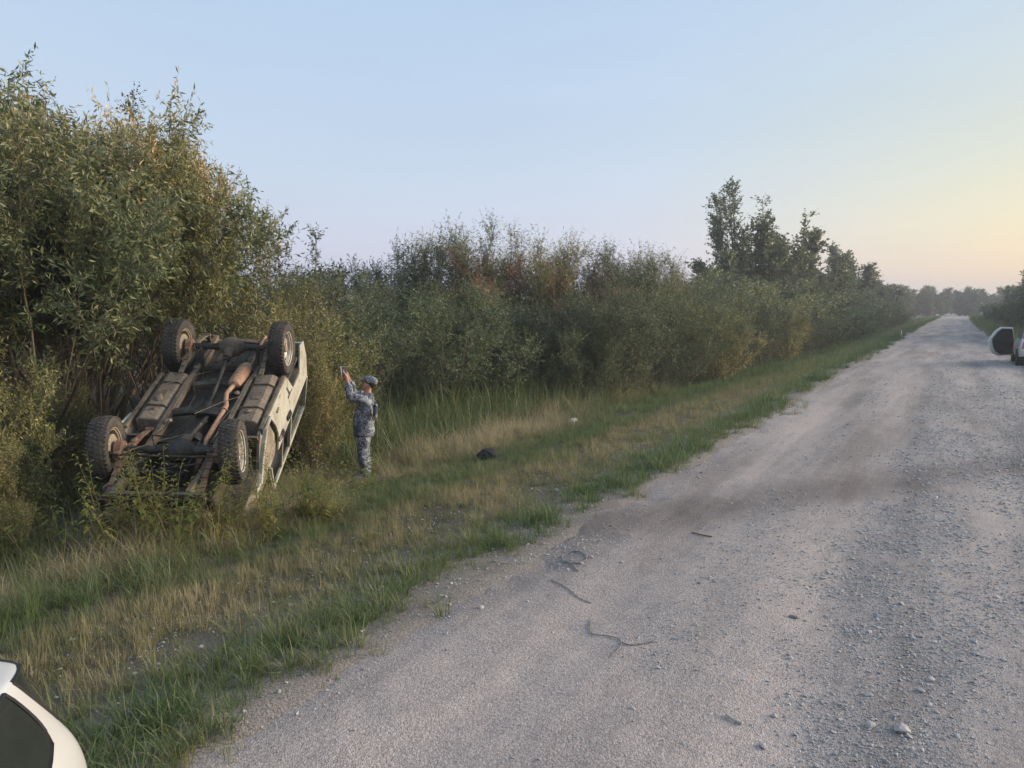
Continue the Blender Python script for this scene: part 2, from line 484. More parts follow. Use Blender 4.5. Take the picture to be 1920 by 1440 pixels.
def scatter(name, P, idx, rot, scl, itint, protos, label, cat, NG=NG_R):
    me = bpy.data.meshes.new(name)
    n = len(P)
    me.vertices.add(n); me.vertices.foreach_set('co', np.asarray(P, np.float32).ravel())
    def put(nm, typ, key, arr):
        a = me.attributes.new(nm, typ, 'POINT'); a.data.foreach_set(key, np.ascontiguousarray(arr).ravel())
    put('idx', 'INT', 'value', np.asarray(idx, np.int32))
    put('rot', 'FLOAT_VECTOR', 'vector', np.asarray(rot, np.float32))
    put('scl', 'FLOAT_VECTOR', 'vector', np.asarray(scl, np.float32))
    put('itint', 'FLOAT', 'value', np.asarray(itint, np.float32))
    c = bpy.data.collections.new(name + '_pieces')
    for i, pm in enumerate(protos):
        c.objects.link(bpy.data.objects.new('%s_%02d' % (name, i), pm))
    o = link(name, me)
    md = o.modifiers.new('scatter', 'NODES'); md.node_group = NG
    for it in NG.interface.items_tree:
        if it.item_type == 'SOCKET' and it.in_out == 'INPUT' and it.name == 'Collection': md[it.identifier] = c
    tag(o, label, cat, kind='stuff')
    return o

def blades(rng, n, hmin, hmax, w, spread, bend, seg=3, tmin=0, tmax=1, base_r=0.04, droop=0.0):
    """n curved tapering grass blades as one mesh; quads + last quad degenerate-free triangle pairs"""
    h = rng.uniform(hmin, hmax, n); az = rng.uniform(0, 2 * np.pi, n); laz = az + rng.normal(0, .6, n)
    lean = np.abs(rng.normal(0, spread, n)); bd = rng.normal(bend, bend * .5, n)
    br = base_r * np.sqrt(rng.random(n)); b = np.stack([br * np.cos(az), br * np.sin(az), np.zeros(n)], 1)
    d = np.stack([np.cos(laz), np.sin(laz)], 1)
    face = laz + np.pi / 2 + rng.normal(0, .5, n); s = np.stack([np.cos(face), np.sin(face), 0 * face], 1)
    V = []; 
    p = b.copy(); ang = lean.copy()
    rows = []
    for k in range(seg + 1):
        t = k / seg; ww = w * (1 - 0.92 * t ** 1.4) * (0.8 + 0.4 * rng.random(n)) * 0.5
        rows.append((p - s * ww[:, None], p + s * ww[:, None]))
        st = h / seg
        dz = np.cos(ang); dr = np.sin(ang)
        p = p + np.stack([d[:, 0] * dr, d[:, 1] * dr, dz], 1) * st[:, None]
        ang = ang + bd / seg * (1 + droop * t * 2)
    V = np.stack([q for r in rows for q in r], 1)     # n, 2*(seg+1), 3
    m = 2 * (seg + 1)
    F = []
    for k in range(seg): F.append(np.stack([np.arange(n) * m + 2 * k, np.arange(n) * m + 2 * k + 1, np.arange(n) * m + 2 * k + 3, np.arange(n) * m + 2 * k + 2], 1))
    F = np.stack(F, 1).reshape(-1, 4)
    tint = np.repeat(rng.uniform(tmin, tmax, n), seg)
    V = V.reshape(-1, 3); V[:, 2] -= 0.02
    return V, F, tint

def tuft_proto(name, mat, parts):
    Vs = []; Fs = []; Ts = []; b = 0
    for V, F, t in parts:
        Vs.append(V); Fs.append(F + b); Ts.append(t); b += len(V)
    return mesh_np(name, np.concatenate(Vs), np.concatenate(Fs), np.concatenate(Ts), smooth=True, mats=[mat])
# ------------------------------------------------------------------ grass on the verge
# one ramp for all grass: 0 = fresh green ... 1 = straw
GR = [(0.0, (0.054, 0.099, 0.025)), (0.22, (0.093, 0.151, 0.035)), (0.42, (0.148, 0.185, 0.052)), (0.58, (0.217, 0.204, 0.074)), (0.75, (0.329, 0.260, 0.113)), (1.0, (0.477, 0.372, 0.187))]
M_GRASS = leaf_mat('grass_blades', GR, 1.1, 0.3, 0.55, instancer=True)
rg = np.random.default_rng(11)
P_SHORT = [tuft_proto('grass_short', M_GRASS, [blades(rg, 12, .05, .15, .007, .5, .7, 2, -.1, .12, .06)]) for i in range(4)]
P_MID = [tuft_proto('grass_mid', M_GRASS, [blades(rg, 11, .12, .28, .0065, .35, .6, 2, -.12, .12, .06), blades(rg, 3, .05, .14, .007, .7, .8, 2, .0, .25, .07)]) for i in range(4)]
P_LUSH = [tuft_proto('grass_lush', M_GRASS, [blades(rg, 15, .16, .40, .0095, .40, 1.1, 3, -.12, .14, .08, .6), blades(rg, 3, .1, .3, .006, .8, 1.0, 2, .3, .6, .08)]) for i in range(4)]
P_DRY = [tuft_proto('grass_dry', M_GRASS, [blades(rg, 10, .18, .42, .0048, .22, .35, 2, -.15, .15, .07), blades(rg, 4, .06, .18, .007, .8, .8, 2, -.35, .0, .08)]) for i in range(4)]
P_TALL = [tuft_proto('grass_tall', M_GRASS, [blades(rg, 16, .35, .85, .009, .35, 1.5, 4, -.2, .2, .10, .8), blades(rg, 4, .2, .5, .008, .9, 1.3, 3, -.1, .3, .14, .6)]) for i in range(4)]
P_ALL = P_SHORT + P_MID + P_LUSH + P_DRY + P_TALL     # indices 0-3 short, 4-7 mid, 8-11 lush, 12-15 dry, 16-19 tall

def make_grass():
    rng = np.random.default_rng(23)
    Ps = []; I = []; S = []; T = []
    def strip(y0, y1, x0, x1, dens, mul):
        n = int((y1 - y0) * (x1 - x0) * dens)
        y = rng.uniform(y0, y1, n); x = rng.uniform(x0, x1, n) + road_c(y) + .16
        xr = x - road_c(y) - .16
        d = -3.25 - xr                               # distance from the road edge into the verge
        patch = fbm(x, y, 0.55, 71); fine = fbm(x, y, 2.5, 77, 3); big = fbm(x, y * .5, 0.22, 79)
        far = np.clip((y - 14) / 25, 0, 1)
        # share of bare ground
        keep = np.ones(n)
        bare = np.exp(-((d - 1.15 - .2 * np.sin(y * .3)) / .55) ** 2) * np.clip((patch - .30) * 3.2, 0, 1)
        keep *= 1 - .60 * bare * (1 - .55 * far)
        edge = np.clip((d + (fine - .5) * 1.1 + (patch - .5) * 1.2 + .02) / .32, 0, 1)
        keep *= edge
        keep *= np.clip((fine - .26) * 4.5, .35, 1)
        k = rng.random(n) < keep
        x, y, d, patch, fine, big, far, xr = (a[k] for a in (x, y, d, patch, fine, big, far, xr))
        n = len(x)
        # kind and colour by distance from the road
        tall = np.clip((d - 4.0 + (patch - .5) * 1.6 + (big - .5) * .8 - far * .6) / .5, 0, 1)
        wr = np.clip((7.6 - y) / 1.6, 0, 1) * np.clip((d - 2.75 + (patch - .5) * .9) / .45, 0, 1)
        gold = np.exp(-((x + 8.4) ** 2 / .9 + (y - 13.5) ** 2 / 9))
        tall = np.maximum(np.maximum(tall, wr), gold * 1.2)
        lush = np.exp(-((d - .42) / .45) ** 2) * np.clip((patch - .28) * 4, 0, 1)
        green2 = np.exp(-((d - 3.0 - .6 * (big - .5)) / .5) ** 2)
        dry = np.exp(-((d - 2.0) / .75) ** 2)
        u = rng.random(n)
        kind = np.where(u < tall * .8, 4, np.where(u < tall * .8 + lush * .70, 2, np.where(u < tall * .8 + lush * .70 + dry * .42, 3, np.where(rng.random(n) < .55, 1, 0))))
        idx = kind * 4 + rng.integers(0, 4, n)
        t = .39 + (fine - .5) * .5 + (patch - .5) * .35
        t = t - .30 * lush - .20 * green2 + .20 * dry * (1 - far * .8) + .22 * tall * np.clip((fbm(x, y, .3, 91) - .33) * 4, 0, 1)
        t = t + .12 * np.exp(-((d - 1.1) / .6) ** 2)
        t = t - .27 * far + .12 * wr + .28 * gold
        t = np.where(kind == 3, t + .16, t)
        t = t + rng.normal(0, .07, n)
        s = rng.uniform(.6, 1.15, n) * mul * .72
        s = np.where((kind <= 1) & (d < .5), s * .8, s)
        s = np.where(kind == 3, s * .72, s); s = np.where(kind == 4, s * (.6 + .4 * np.clip(d - 4.2, 0, 1) + .1 * wr + .15 * np.exp(-((x + 7.0) ** 2 + (y - 4.5) ** 2) / .8)), s)
        s = s * (1 - .62 * np.exp(-((x + 7.8) ** 2 + (y - 8.6) ** 2) / .9))
        Ps.append(np.stack([x, y, top_z(x, y)], 1)); I.append(idx); S.append(s); T.append(t)
    strip(0.2, 9, -9.3, -2.7, 360, 1.0)
    strip(9, 16, -9.5, -2.7, 175, 1.15)
    strip(16, 32, -9.5, -2.7, 75, 1.5)
    strip(32, 70, -8.5, -2.7, 32, 2.0)
    strip(70, 220, -8.0, -2.6, 7, 3.2)
    P = np.concatenate(Ps); n = len(P)
    rot = np.stack([rng.normal(0, .12, n), rng.normal(0, .12, n), rng.uniform(0, 6.28, n)], 1)
    s = np.concatenate(S); scl = np.stack([s, s, s * rng.uniform(.8, 1.15, n)], 1)
    scatter('verge_grass', P, np.concatenate(I), rot, scl, np.clip(np.concatenate(T), .02, .98), P_ALL, 'mixed green and dry grass covering the sloping roadside verge', 'grass')
    # right hand side of the road, and the rough grass among the bushes
    Ps = []; I = []; S = []; T = []
    for (y0, y1, x0, x1, dens, mul, th) in ((14, 40, 2.7, 6.5, 40, 1.4, 1.0), (40, 200, 2.7, 7, 4, 3.6, 1.0), (1, 14, -12.5, -9.3, 20, 1.1, 0), (14, 40, -13, -9.4, 11, 1.8, 0), (9.6, 19, -10.8, -8.7, 55, 1.45, 0), (40, 90, -12, -8.3, 5, 3, 0), (-4, 1, -12, -3.2, 20, 1.3, 2)):
        n = int((y1 - y0) * (x1 - x0) * dens); y = rng.uniform(y0, y1, n); x = rng.uniform(x0, x1, n) + road_c(y)
        pt = fbm(x, y, .5, 171)
        kind = rng.choice([0, 1, 2, 3], n, p=[.3, .35, .2, .15]) if th else rng.choice([1, 2, 4], n, p=[.2, .3, .5])
        if th == 1.0:
            k = (x - road_c(y) - 2.8 + (pt - .5) * 1.4) > 0
        else: k = np.ones(n, bool)
        Ps.append(np.stack([x, y, top_z(x, y)], 1)[k]); I.append((kind * 4 + rng.integers(0, 4, n))[k]); S.append((rng.uniform(.7, 1.3, n) * mul)[k])
        T.append((.30 + (pt - .5) * .6 + rng.normal(0, .09, n))[k])
    P = np.concatenate(Ps); n = len(P)
    rot = np.stack([rng.normal(0, .12, n), rng.normal(0, .12, n), rng.uniform(0, 6.28, n)], 1)
    s = np.concatenate(S); scl = np.stack([s, s, s], 1)
    scatter('rough_grass', P, np.concatenate(I), rot, scl, np.clip(np.concatenate(T), .02, .98), P_ALL, 'rough tall grass in the ditch among the bushes', 'grass')
make_grass()

# ------------------------------------------------------------------ loose gravel on the road
def rock_mesh(name, seed, mat, sub=1, flat=.6):
    bm = bmesh.new(); bmesh.ops.create_icosphere(bm, subdivisions=sub, radius=.5)
    rr = random.Random(seed)
    ph = [Vector((rr.gauss(0, 1), rr.gauss(0, 1), rr.gauss(0, 1))).normalized() for _ in range(7)]
    for v in bm.verts:
        n = v.co.normalized(); d = .5
        for q in ph:                                   # cut by random planes: angular stone
            c = n.dot(q)
            if c > .55: d = min(d, .5 * .62 / c)
        v.co = n * d * rr.uniform(.93, 1.05); v.co.z *= flat
    me = bpy.data.meshes.new(name); bm.to_mesh(me); bm.free(); me.materials.append(mat)
    return me
def mat_stone(name, inst):
    m, nt, out = new_mat(name)
    if inst:
        a = nt.nodes.new('ShaderNodeAttribute'); a.attribute_name = 'itint'; a.attribute_type = 'INSTANCER'; f = a.outputs['Fac']
    else: f = noise(nt, 4.0, 4, .6, objco(nt))
    c = ramp(nt, f, [(0, (.26, .248, .24)), (.35, (.40, .38, .365)), (.6, (.50, .475, .455)), (.85, (.60, .575, .555)), (1, (.72, .70, .68))])
    c = mixc(nt, .35, c, ramp(nt, noise(nt, 9, 4, .6, objco(nt)), [(.3, (.17, .16, .15)), (.7, (.38, .36, .34))]))
    prin(nt, out, c, .9, .2, normal=bump(nt, noise(nt, 14, 4, .6, objco(nt)), .4, .02))
    return m
M_PEB = mat_stone('pebble_stone', True); M_STONE = mat_stone('road_stone', False)
def make_gravel():
    rng = np.random.default_rng(5)
    protos = [rock_mesh('pebble', 100 + i, M_PEB, 1, .65) for i in range(6)]
    Ps = []; S = []
    for (y0, y1, dens, smin) in ((1.6, 5.5, 2600, .0065), (5.5, 9, 1500, .009), (9, 16, 480, .012), (16, 26, 150, .016), (26, 45, 25, .024)):
        n = int((y1 - y0) * 6.4 * dens); y = rng.uniform(y0, y1, n); x = rng.uniform(-3.35, 3.05, n)
        f = fbm(x, y, 1.1, 301) + .30 * np.clip((x + 1.0) / 2.0, -.5, 1) * 1.0
        # windrows of loose stones between the wheel tracks
        f = f + .16 * np.cos((x + .16) * 2 * np.pi / 1.45)
        k = rng.random(n) < np.clip((f - .40) * 3.0, .04, 1)
        x = x[k]; y = y[k]; n = len(x)
        s = smin * (1 + rng.exponential(.65, n)) * np.where(x > -.9, 1.25, .95)
        s = np.minimum(s, .055)
        Ps.append(np.stack([x, y, top_z(x, y) + s * .12], 1)); S.append(s)
    # stones in the bare strip of the verge
    n = 5200; y = rng.uniform(1.2, 16, n); x = -3.25 - rng.uniform(.05, 2.2, n)
    s = .009 * (1 + rng.exponential(.8, n)); Ps.append(np.stack([x, y, top_z(x, y) + s * .15], 1)); S.append(s)
    P = np.concatenate(Ps); s = np.concatenate(S); n = len(P)
    rot = np.stack([rng.normal(0, .3, n), rng.normal(0, .3, n), rng.uniform(0, 6.28, n)], 1)
    scl = np.stack([s * rng.uniform(.8, 1.5, n), s * rng.uniform(.7, 1.1, n), s * rng.uniform(.6, 1.1, n)], 1)
    scatter('loose_gravel', P, rng.integers(0, 6, n), rot, scl, np.clip(rng.normal(.5, .22, n), 0, 1), protos, 'loose small crushed stones strewn over the road surface', 'gravel', NG_I)
make_gravel()
# ------------------------------------------------------------------ shrubs and trees
def tubes_np(P, Rr, ns):
    """P (n,k,3) polylines, Rr (n,k) radii -> quads"""
    n, k, _ = P.shape
    T = np.gradient(P, axis=1); T /= np.linalg.norm(T, axis=2, keepdims=True) + 1e-9
    ref = np.where(np.abs(T[:, :1, 2:3]) > .9, np.array([1., 0, 0]), np.array([0, 0, 1.]))
    A = np.cross(T, np.broadcast_to(ref, T.shape)); A /= np.linalg.norm(A, axis=2, keepdims=True) + 1e-9
    B = np.cross(T, A)
    th = np.arange(ns) * 2 * np.pi / ns
    V = P[:, :, None] + Rr[:, :, None, None] * (A[:, :, None] * np.cos(th)[:, None] + B[:, :, None] * np.sin(th)[:, None])
    idx = np.arange(n * k * ns).reshape(n, k, ns)
    a = idx[:, :-1]; b = idx[:, 1:]
    F = np.stack([a, np.roll(a, -1, 2), np.roll(b, -1, 2), b], -1).reshape(-1, 4)
    return V.reshape(-1, 3), F

def unit(v): return v / (np.linalg.norm(v, axis=-1, keepdims=True) + 1e-9)

def grow(rng, base, d0, L, k, up, wander):
    """polylines from base (n,3) along d0 (n,3), length L (n,), bending up"""
    n = len(base); P = np.zeros((n, k, 3)); P[:, 0] = base; d = unit(d0)
    for i in range(1, k):
        P[:, i] = P[:, i - 1] + d * (L / (k - 1))[:, None]
        d = unit(d + np.array([0, 0, up]) + rng.normal(0, wander, (n, 3)))
    return P
def along(P, t):
    """P (n,k,3) at parameter t (n,m) -> points and tangents (n,m,3)"""
    n, k, _ = P.shape; f = t * (k - 1); i = np.minimum(f.astype(int), k - 2); u = (f - i)[..., None]
    r = np.arange(n)[:, None]; a = P[r, i]; b = P[r, i + 1]
    return a * (1 - u) + b * u, unit(b - a)

def plant_meshes(name, seed, H, spread, nst, nb, ntw, nlf, ll, lw, mats, t0=.2, blen=.30, tlen=.38, tilt=.55, droop=.3, up=.10, tint=(0, 1), r0=.022, tree=False, patch=None, dens_top=1.0, base_r=.25, twig_r=.0022, nstemseg=9):
    rng = np.random.default_rng(seed)
    # stems
    if tree:
        base = np.zeros((nst, 3)) + np.stack([rng.normal(0, .06, nst), rng.normal(0, .06, nst), np.zeros(nst)], 1)
        az = rng.uniform(0, 6.28, nst); ti = rng.uniform(.0, tilt, nst)
        L = H * rng.uniform(.62, .98, nst); L[0] = H; ti[0] = .03
    else:
        az = np.arange(nst) * 2.399 + rng.uniform(-.4, .4, nst); q = np.sqrt((np.arange(nst) + .5) / nst)
        br = base_r * spread * q; base = np.stack([br * np.cos(az), br * np.sin(az), np.zeros(nst) - .1], 1)
        ti = tilt * q * rng.uniform(.6, 1.25, nst) + .05
        L = H * (rng.uniform(.72, 1.06, nst) if nst < 20 else rng.uniform(.84, 1.04, nst)) * (1 - .16 * q)
    d0 = np.stack([np.sin(ti) * np.cos(az), np.sin(ti) * np.sin(az), np.cos(ti)], 1)
    S = grow(rng, base, d0, L, nstemseg, .04 if not tree else .12, .07)
    rs = (r0 * (L / L.max()))[:, None] * (1 - .85 * np.linspace(0, 1, nstemseg)[None])
    # branches
    t = np.clip(t0 + (1 - t0) * rng.random((nst, nb)) ** dens_top, 0, .98)
    bp, bt = along(S, t)
    a2 = rng.uniform(0, 6.28, (nst, nb)); out = np.stack([np.cos(a2), np.sin(a2), rng.uniform(-.05, .5, (nst, nb))], -1)
    bd = unit(bt * .55 + out * .8)
    if tree: bl = blen * H * (1.12 - t) ** .8 * rng.uniform(.6, 1.1, t.shape) * (t > 0)
    else: bl = blen * H * (1.15 - .65 * t) * rng.uniform(.55, 1.1, t.shape)
    B = grow(rng, bp.reshape(-1, 3), bd.reshape(-1, 3), bl.ravel(), 5, up, .09)
    rb = (r0 * .34) * (bl.ravel() / bl.max())[:, None] * (1 - .8 * np.linspace(0, 1, 5)[None]) + .0015
    # twigs on branches and on the stem tips
    t = rng.uniform(.12, 1.0, (len(B), ntw)); tp, tt = along(B, np.minimum(t, .999))
    tp2, tt2 = along(S, np.minimum(rng.uniform(.58, 1.0, (nst, ntw * (6 if not tree else 4))), .999))
    tp = np.concatenate([tp.reshape(-1, 3), tp2.reshape(-1, 3)]); tt = np.concatenate([tt.reshape(-1, 3), tt2.reshape(-1, 3)])
    td = unit(tt * .8 + unit(rng.normal(0, 1, tt.shape)) * .75)
    tl = tlen * rng.uniform(.5, 1.15, len(tp))
    W = grow(rng, tp, td, tl, 4, up * .9, .12)
    rw = np.full((len(W), 4), twig_r) * np.array([1, .8, .6, .3])
    # leaves
    t = np.clip((np.arange(nlf)[None] + rng.uniform(0, 1, (len(W), nlf))) / nlf, 0, .999)
    lp, lt = along(W, t)
    lp = lp.reshape(-1, 3); lt = lt.reshape(-1, 3); n = len(lp)
    dr = unit(lt * .65 + unit(rng.normal(0, 1, (n, 3))) * .85 - np.array([0, 0, droop]))
    nr = unit(np.cross(dr, rng.normal(0, 1, (n, 3)))); nr = unit(nr + np.array([0, 0, .35])); sd = unit(np.cross(dr, nr)); nr = np.cross(sd, dr)
    s = rng.uniform(.6, 1.15, n)[:, None]
    a = lp; m = lp + dr * ll * s * .45; tip = lp + dr * ll * s - nr * ll * s * .12
    V = np.stack([a, m + sd * lw * s * .5 + nr * lw * s * .12, tip, m - sd * lw * s * .5 + nr * lw * s * .12], 1).reshape(-1, 3)
    F = np.arange(n * 4).reshape(n, 4)
    twt = np.repeat(rng.normal(0, .16, len(W)), nlf)
    tn = tint[0] + (tint[1] - tint[0]) * np.clip(.5 + twt + rng.normal(0, .13, n), 0, 1)
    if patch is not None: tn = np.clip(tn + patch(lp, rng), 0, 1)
    crown = mesh_np(name + '_crown', V, F, tn, mats=[mats[0]])
    V1, F1 = tubes_np(S, rs, 6); V2, F2 = tubes_np(B, rb, 4); V3, F3 = tubes_np(W, rw, 3)
    trunk = mesh_np(name + '_trunk', np.concatenate([V1, V2, V3]), np.concatenate([F1, F2 + len(V1), F3 + len(V1) + len(V2)]), smooth=True, mats=[mats[1]])
    return trunk, crown

# leaf colours: dark green ... grey green ... straw
M_WIL = leaf_mat('willow_leaves', [(0, (0.042, 0.061, 0.025)), (.35, (0.078, 0.102, 0.041)), (.6, (0.126, 0.146, 0.063)), (.8, (0.212, 0.191, 0.083)), (1, (0.366, 0.256, 0.114))], 1.45, .22, .5)
M_GREY = leaf_mat('sallow_leaves', [(0, (.026, .044, .024)), (.4, (.052, .080, .042)), (.7, (.086, .115, .060)), (1, (.150, .152, .082))], 1.4, .20, .55)
M_BRN = leaf_mat('withered_leaves', [(0, (0.104, 0.076, 0.046)), (.4, (0.182, 0.108, 0.063)), (.7, (0.269, 0.142, 0.083)), (1, (0.366, 0.205, 0.114))], 1.2, .30, .6)
M_ASP = leaf_mat('aspen_leaves', [(0, (0.042, 0.057, 0.035)), (.5, (0.078, 0.096, 0.052)), (1, (0.136, 0.145, 0.078))], 1.3, .3, .45)
def mat_bark(name, a, b):
    m, nt, out = new_mat(name)
    mp = nd(nt, 'ShaderNodeMapping'); mp.inputs['Scale'].default_value = (1, 1, .25); nt.links.new(objco(nt), mp.inputs[0])
    n = noise(nt, 30, 4, .65, mp.outputs[0])
    prin(nt, out, ramp(nt, n, [(.3, a), (.7, b)]), .9, .15, normal=bump(nt, n, .5, .01))
    return m
M_BARK = mat_bark('willow_bark', (.11, .088, .06), (.25, .205, .145))
M_BIRCH = mat_bark('birch_bark', (.10, .085, .075), (.30, .27, .24))

def plant(name, meshes, loc, rz, s, label, cat, group=None, color=(1, 1, 1, 1), sz=None, parts=('trunk', 'crown')):
    e = empty(name, loc, (0, 0, rz)); e.scale = (s, s, sz or s)
    for nm, me in zip(parts, meshes):
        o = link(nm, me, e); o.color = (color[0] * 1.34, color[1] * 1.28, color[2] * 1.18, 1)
    tag(e, label, cat, group)
    return e
def gz(x, y): return float(ground_z(x, y))

# --- the tall willow clump on the left, behind the overturned car
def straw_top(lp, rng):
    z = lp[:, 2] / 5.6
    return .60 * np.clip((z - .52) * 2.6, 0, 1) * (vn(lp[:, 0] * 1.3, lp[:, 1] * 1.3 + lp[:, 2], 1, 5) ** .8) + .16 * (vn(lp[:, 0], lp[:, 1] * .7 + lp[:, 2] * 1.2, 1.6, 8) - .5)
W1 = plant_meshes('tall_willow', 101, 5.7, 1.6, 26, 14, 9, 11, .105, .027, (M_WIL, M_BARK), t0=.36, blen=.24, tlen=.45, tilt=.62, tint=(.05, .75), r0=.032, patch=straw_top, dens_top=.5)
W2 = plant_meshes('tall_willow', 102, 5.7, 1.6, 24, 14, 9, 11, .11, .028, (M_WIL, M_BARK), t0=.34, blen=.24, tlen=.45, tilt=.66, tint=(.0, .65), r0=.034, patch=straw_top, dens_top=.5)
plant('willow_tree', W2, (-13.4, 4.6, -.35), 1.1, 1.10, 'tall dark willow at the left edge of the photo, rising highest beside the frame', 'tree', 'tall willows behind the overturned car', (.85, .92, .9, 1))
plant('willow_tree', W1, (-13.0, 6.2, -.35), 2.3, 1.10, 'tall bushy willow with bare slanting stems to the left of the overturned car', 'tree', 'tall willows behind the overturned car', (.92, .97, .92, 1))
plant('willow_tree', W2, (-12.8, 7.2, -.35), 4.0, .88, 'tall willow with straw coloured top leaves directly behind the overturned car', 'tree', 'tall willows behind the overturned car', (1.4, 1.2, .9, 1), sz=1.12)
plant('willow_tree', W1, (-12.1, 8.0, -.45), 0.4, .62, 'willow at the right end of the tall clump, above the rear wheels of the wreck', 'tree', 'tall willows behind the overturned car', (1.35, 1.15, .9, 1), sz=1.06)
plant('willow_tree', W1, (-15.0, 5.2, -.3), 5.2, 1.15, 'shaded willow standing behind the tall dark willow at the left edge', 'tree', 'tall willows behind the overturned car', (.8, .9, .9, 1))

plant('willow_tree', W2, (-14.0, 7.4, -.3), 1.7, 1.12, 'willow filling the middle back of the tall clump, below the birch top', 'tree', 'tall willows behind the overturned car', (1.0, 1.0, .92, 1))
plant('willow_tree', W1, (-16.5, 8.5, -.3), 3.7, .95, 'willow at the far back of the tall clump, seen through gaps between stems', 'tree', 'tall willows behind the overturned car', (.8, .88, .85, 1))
BIR = plant_meshes('birch', 131, 6.7, 1.0, 4, 20, 5, 6, .055, .045, (M_ASP, M_BIRCH), t0=.62, blen=.12, tlen=.34, tilt=.16, tree=True, r0=.05, droop=.5, up=.14, tint=(0, .7))
plant('birch_tree', BIR, (-13.4, 8.7, -.3), 0.0, 1.0, 'thin sparse birch top poking out above the tall willows against the sky', 'tree', None, (1.0, .85, .8, 1))
SLIM = plant_meshes('slim_willow', 141, 4.6, .8, 4, 18, 6, 9, .08, .024, (M_ASP, M_BARK), t0=.15, blen=.12, tlen=.34, tilt=.12, tint=(.1, .9), r0=.025, up=.2)
plant('young_willow', SLIM, (-11.9, 11.0, -.35), 1.0, 1.12, 'slim upright young willow with pointed top right of the tall willow clump', 'tree', None)
plant('young_willow', SLIM, (-11.2, 9.4, -.4), 3.0, .86, 'short slim willow between the overturned car and the pointed young willow', 'tree', None, (1.1, 1.05, .9, 1))

# --- bushes of the thicket
def warm(lp, rng):
    return .50 * (vn(lp[:, 0] * 1.1 + 3, lp[:, 1] * 1.1 + lp[:, 2] * .8, 1.0, 15) - .46)
B1 = plant_meshes('bush', 201, 3.2, 1.4, 16, 12, 8, 11, .075, .017, (M_GREY, M_BARK), t0=.06, blen=.26, tlen=.42, tilt=.75, tint=(.1, .9), up=.14, twig_r=.0028, patch=warm)
B2 = plant_meshes('bush', 202, 3.2, 1.4, 16, 12, 8, 11, .08, .021, (M_WIL, M_BARK), t0=.06, blen=.26, tlen=.40, tilt=.72, tint=(.1, .75), up=.14, twig_r=.0028, patch=warm)
B3 = plant_meshes('bush', 203, 3.2, 1.2, 16, 12, 8, 11, .07, .019, (M_GREY, M_BARK), t0=.10, blen=.22, tlen=.5, tilt=.5, tint=(.0, .8), up=.2, twig_r=.0028, patch=warm)
B4 = plant_meshes('bush', 204, 3.2, 1.4, 16, 12, 8, 11, .075, .022, (M_BRN, M_BARK), t0=.08, blen=.26, tlen=.42, tilt=.7, tint=(.1, .9), up=.12, twig_r=.0028)
B5 = plant_meshes('bush', 205, 3.2, 1.1, 16, 12, 8, 11, .085, .016, (M_WIL, M_BARK), t0=.25, blen=.20, tlen=.55, tilt=.42, tint=(.15, .8), up=.22, twig_r=.0028, patch=warm)
BS = {1: B1, 2: B2, 3: B3, 4: B4, 5: B5}
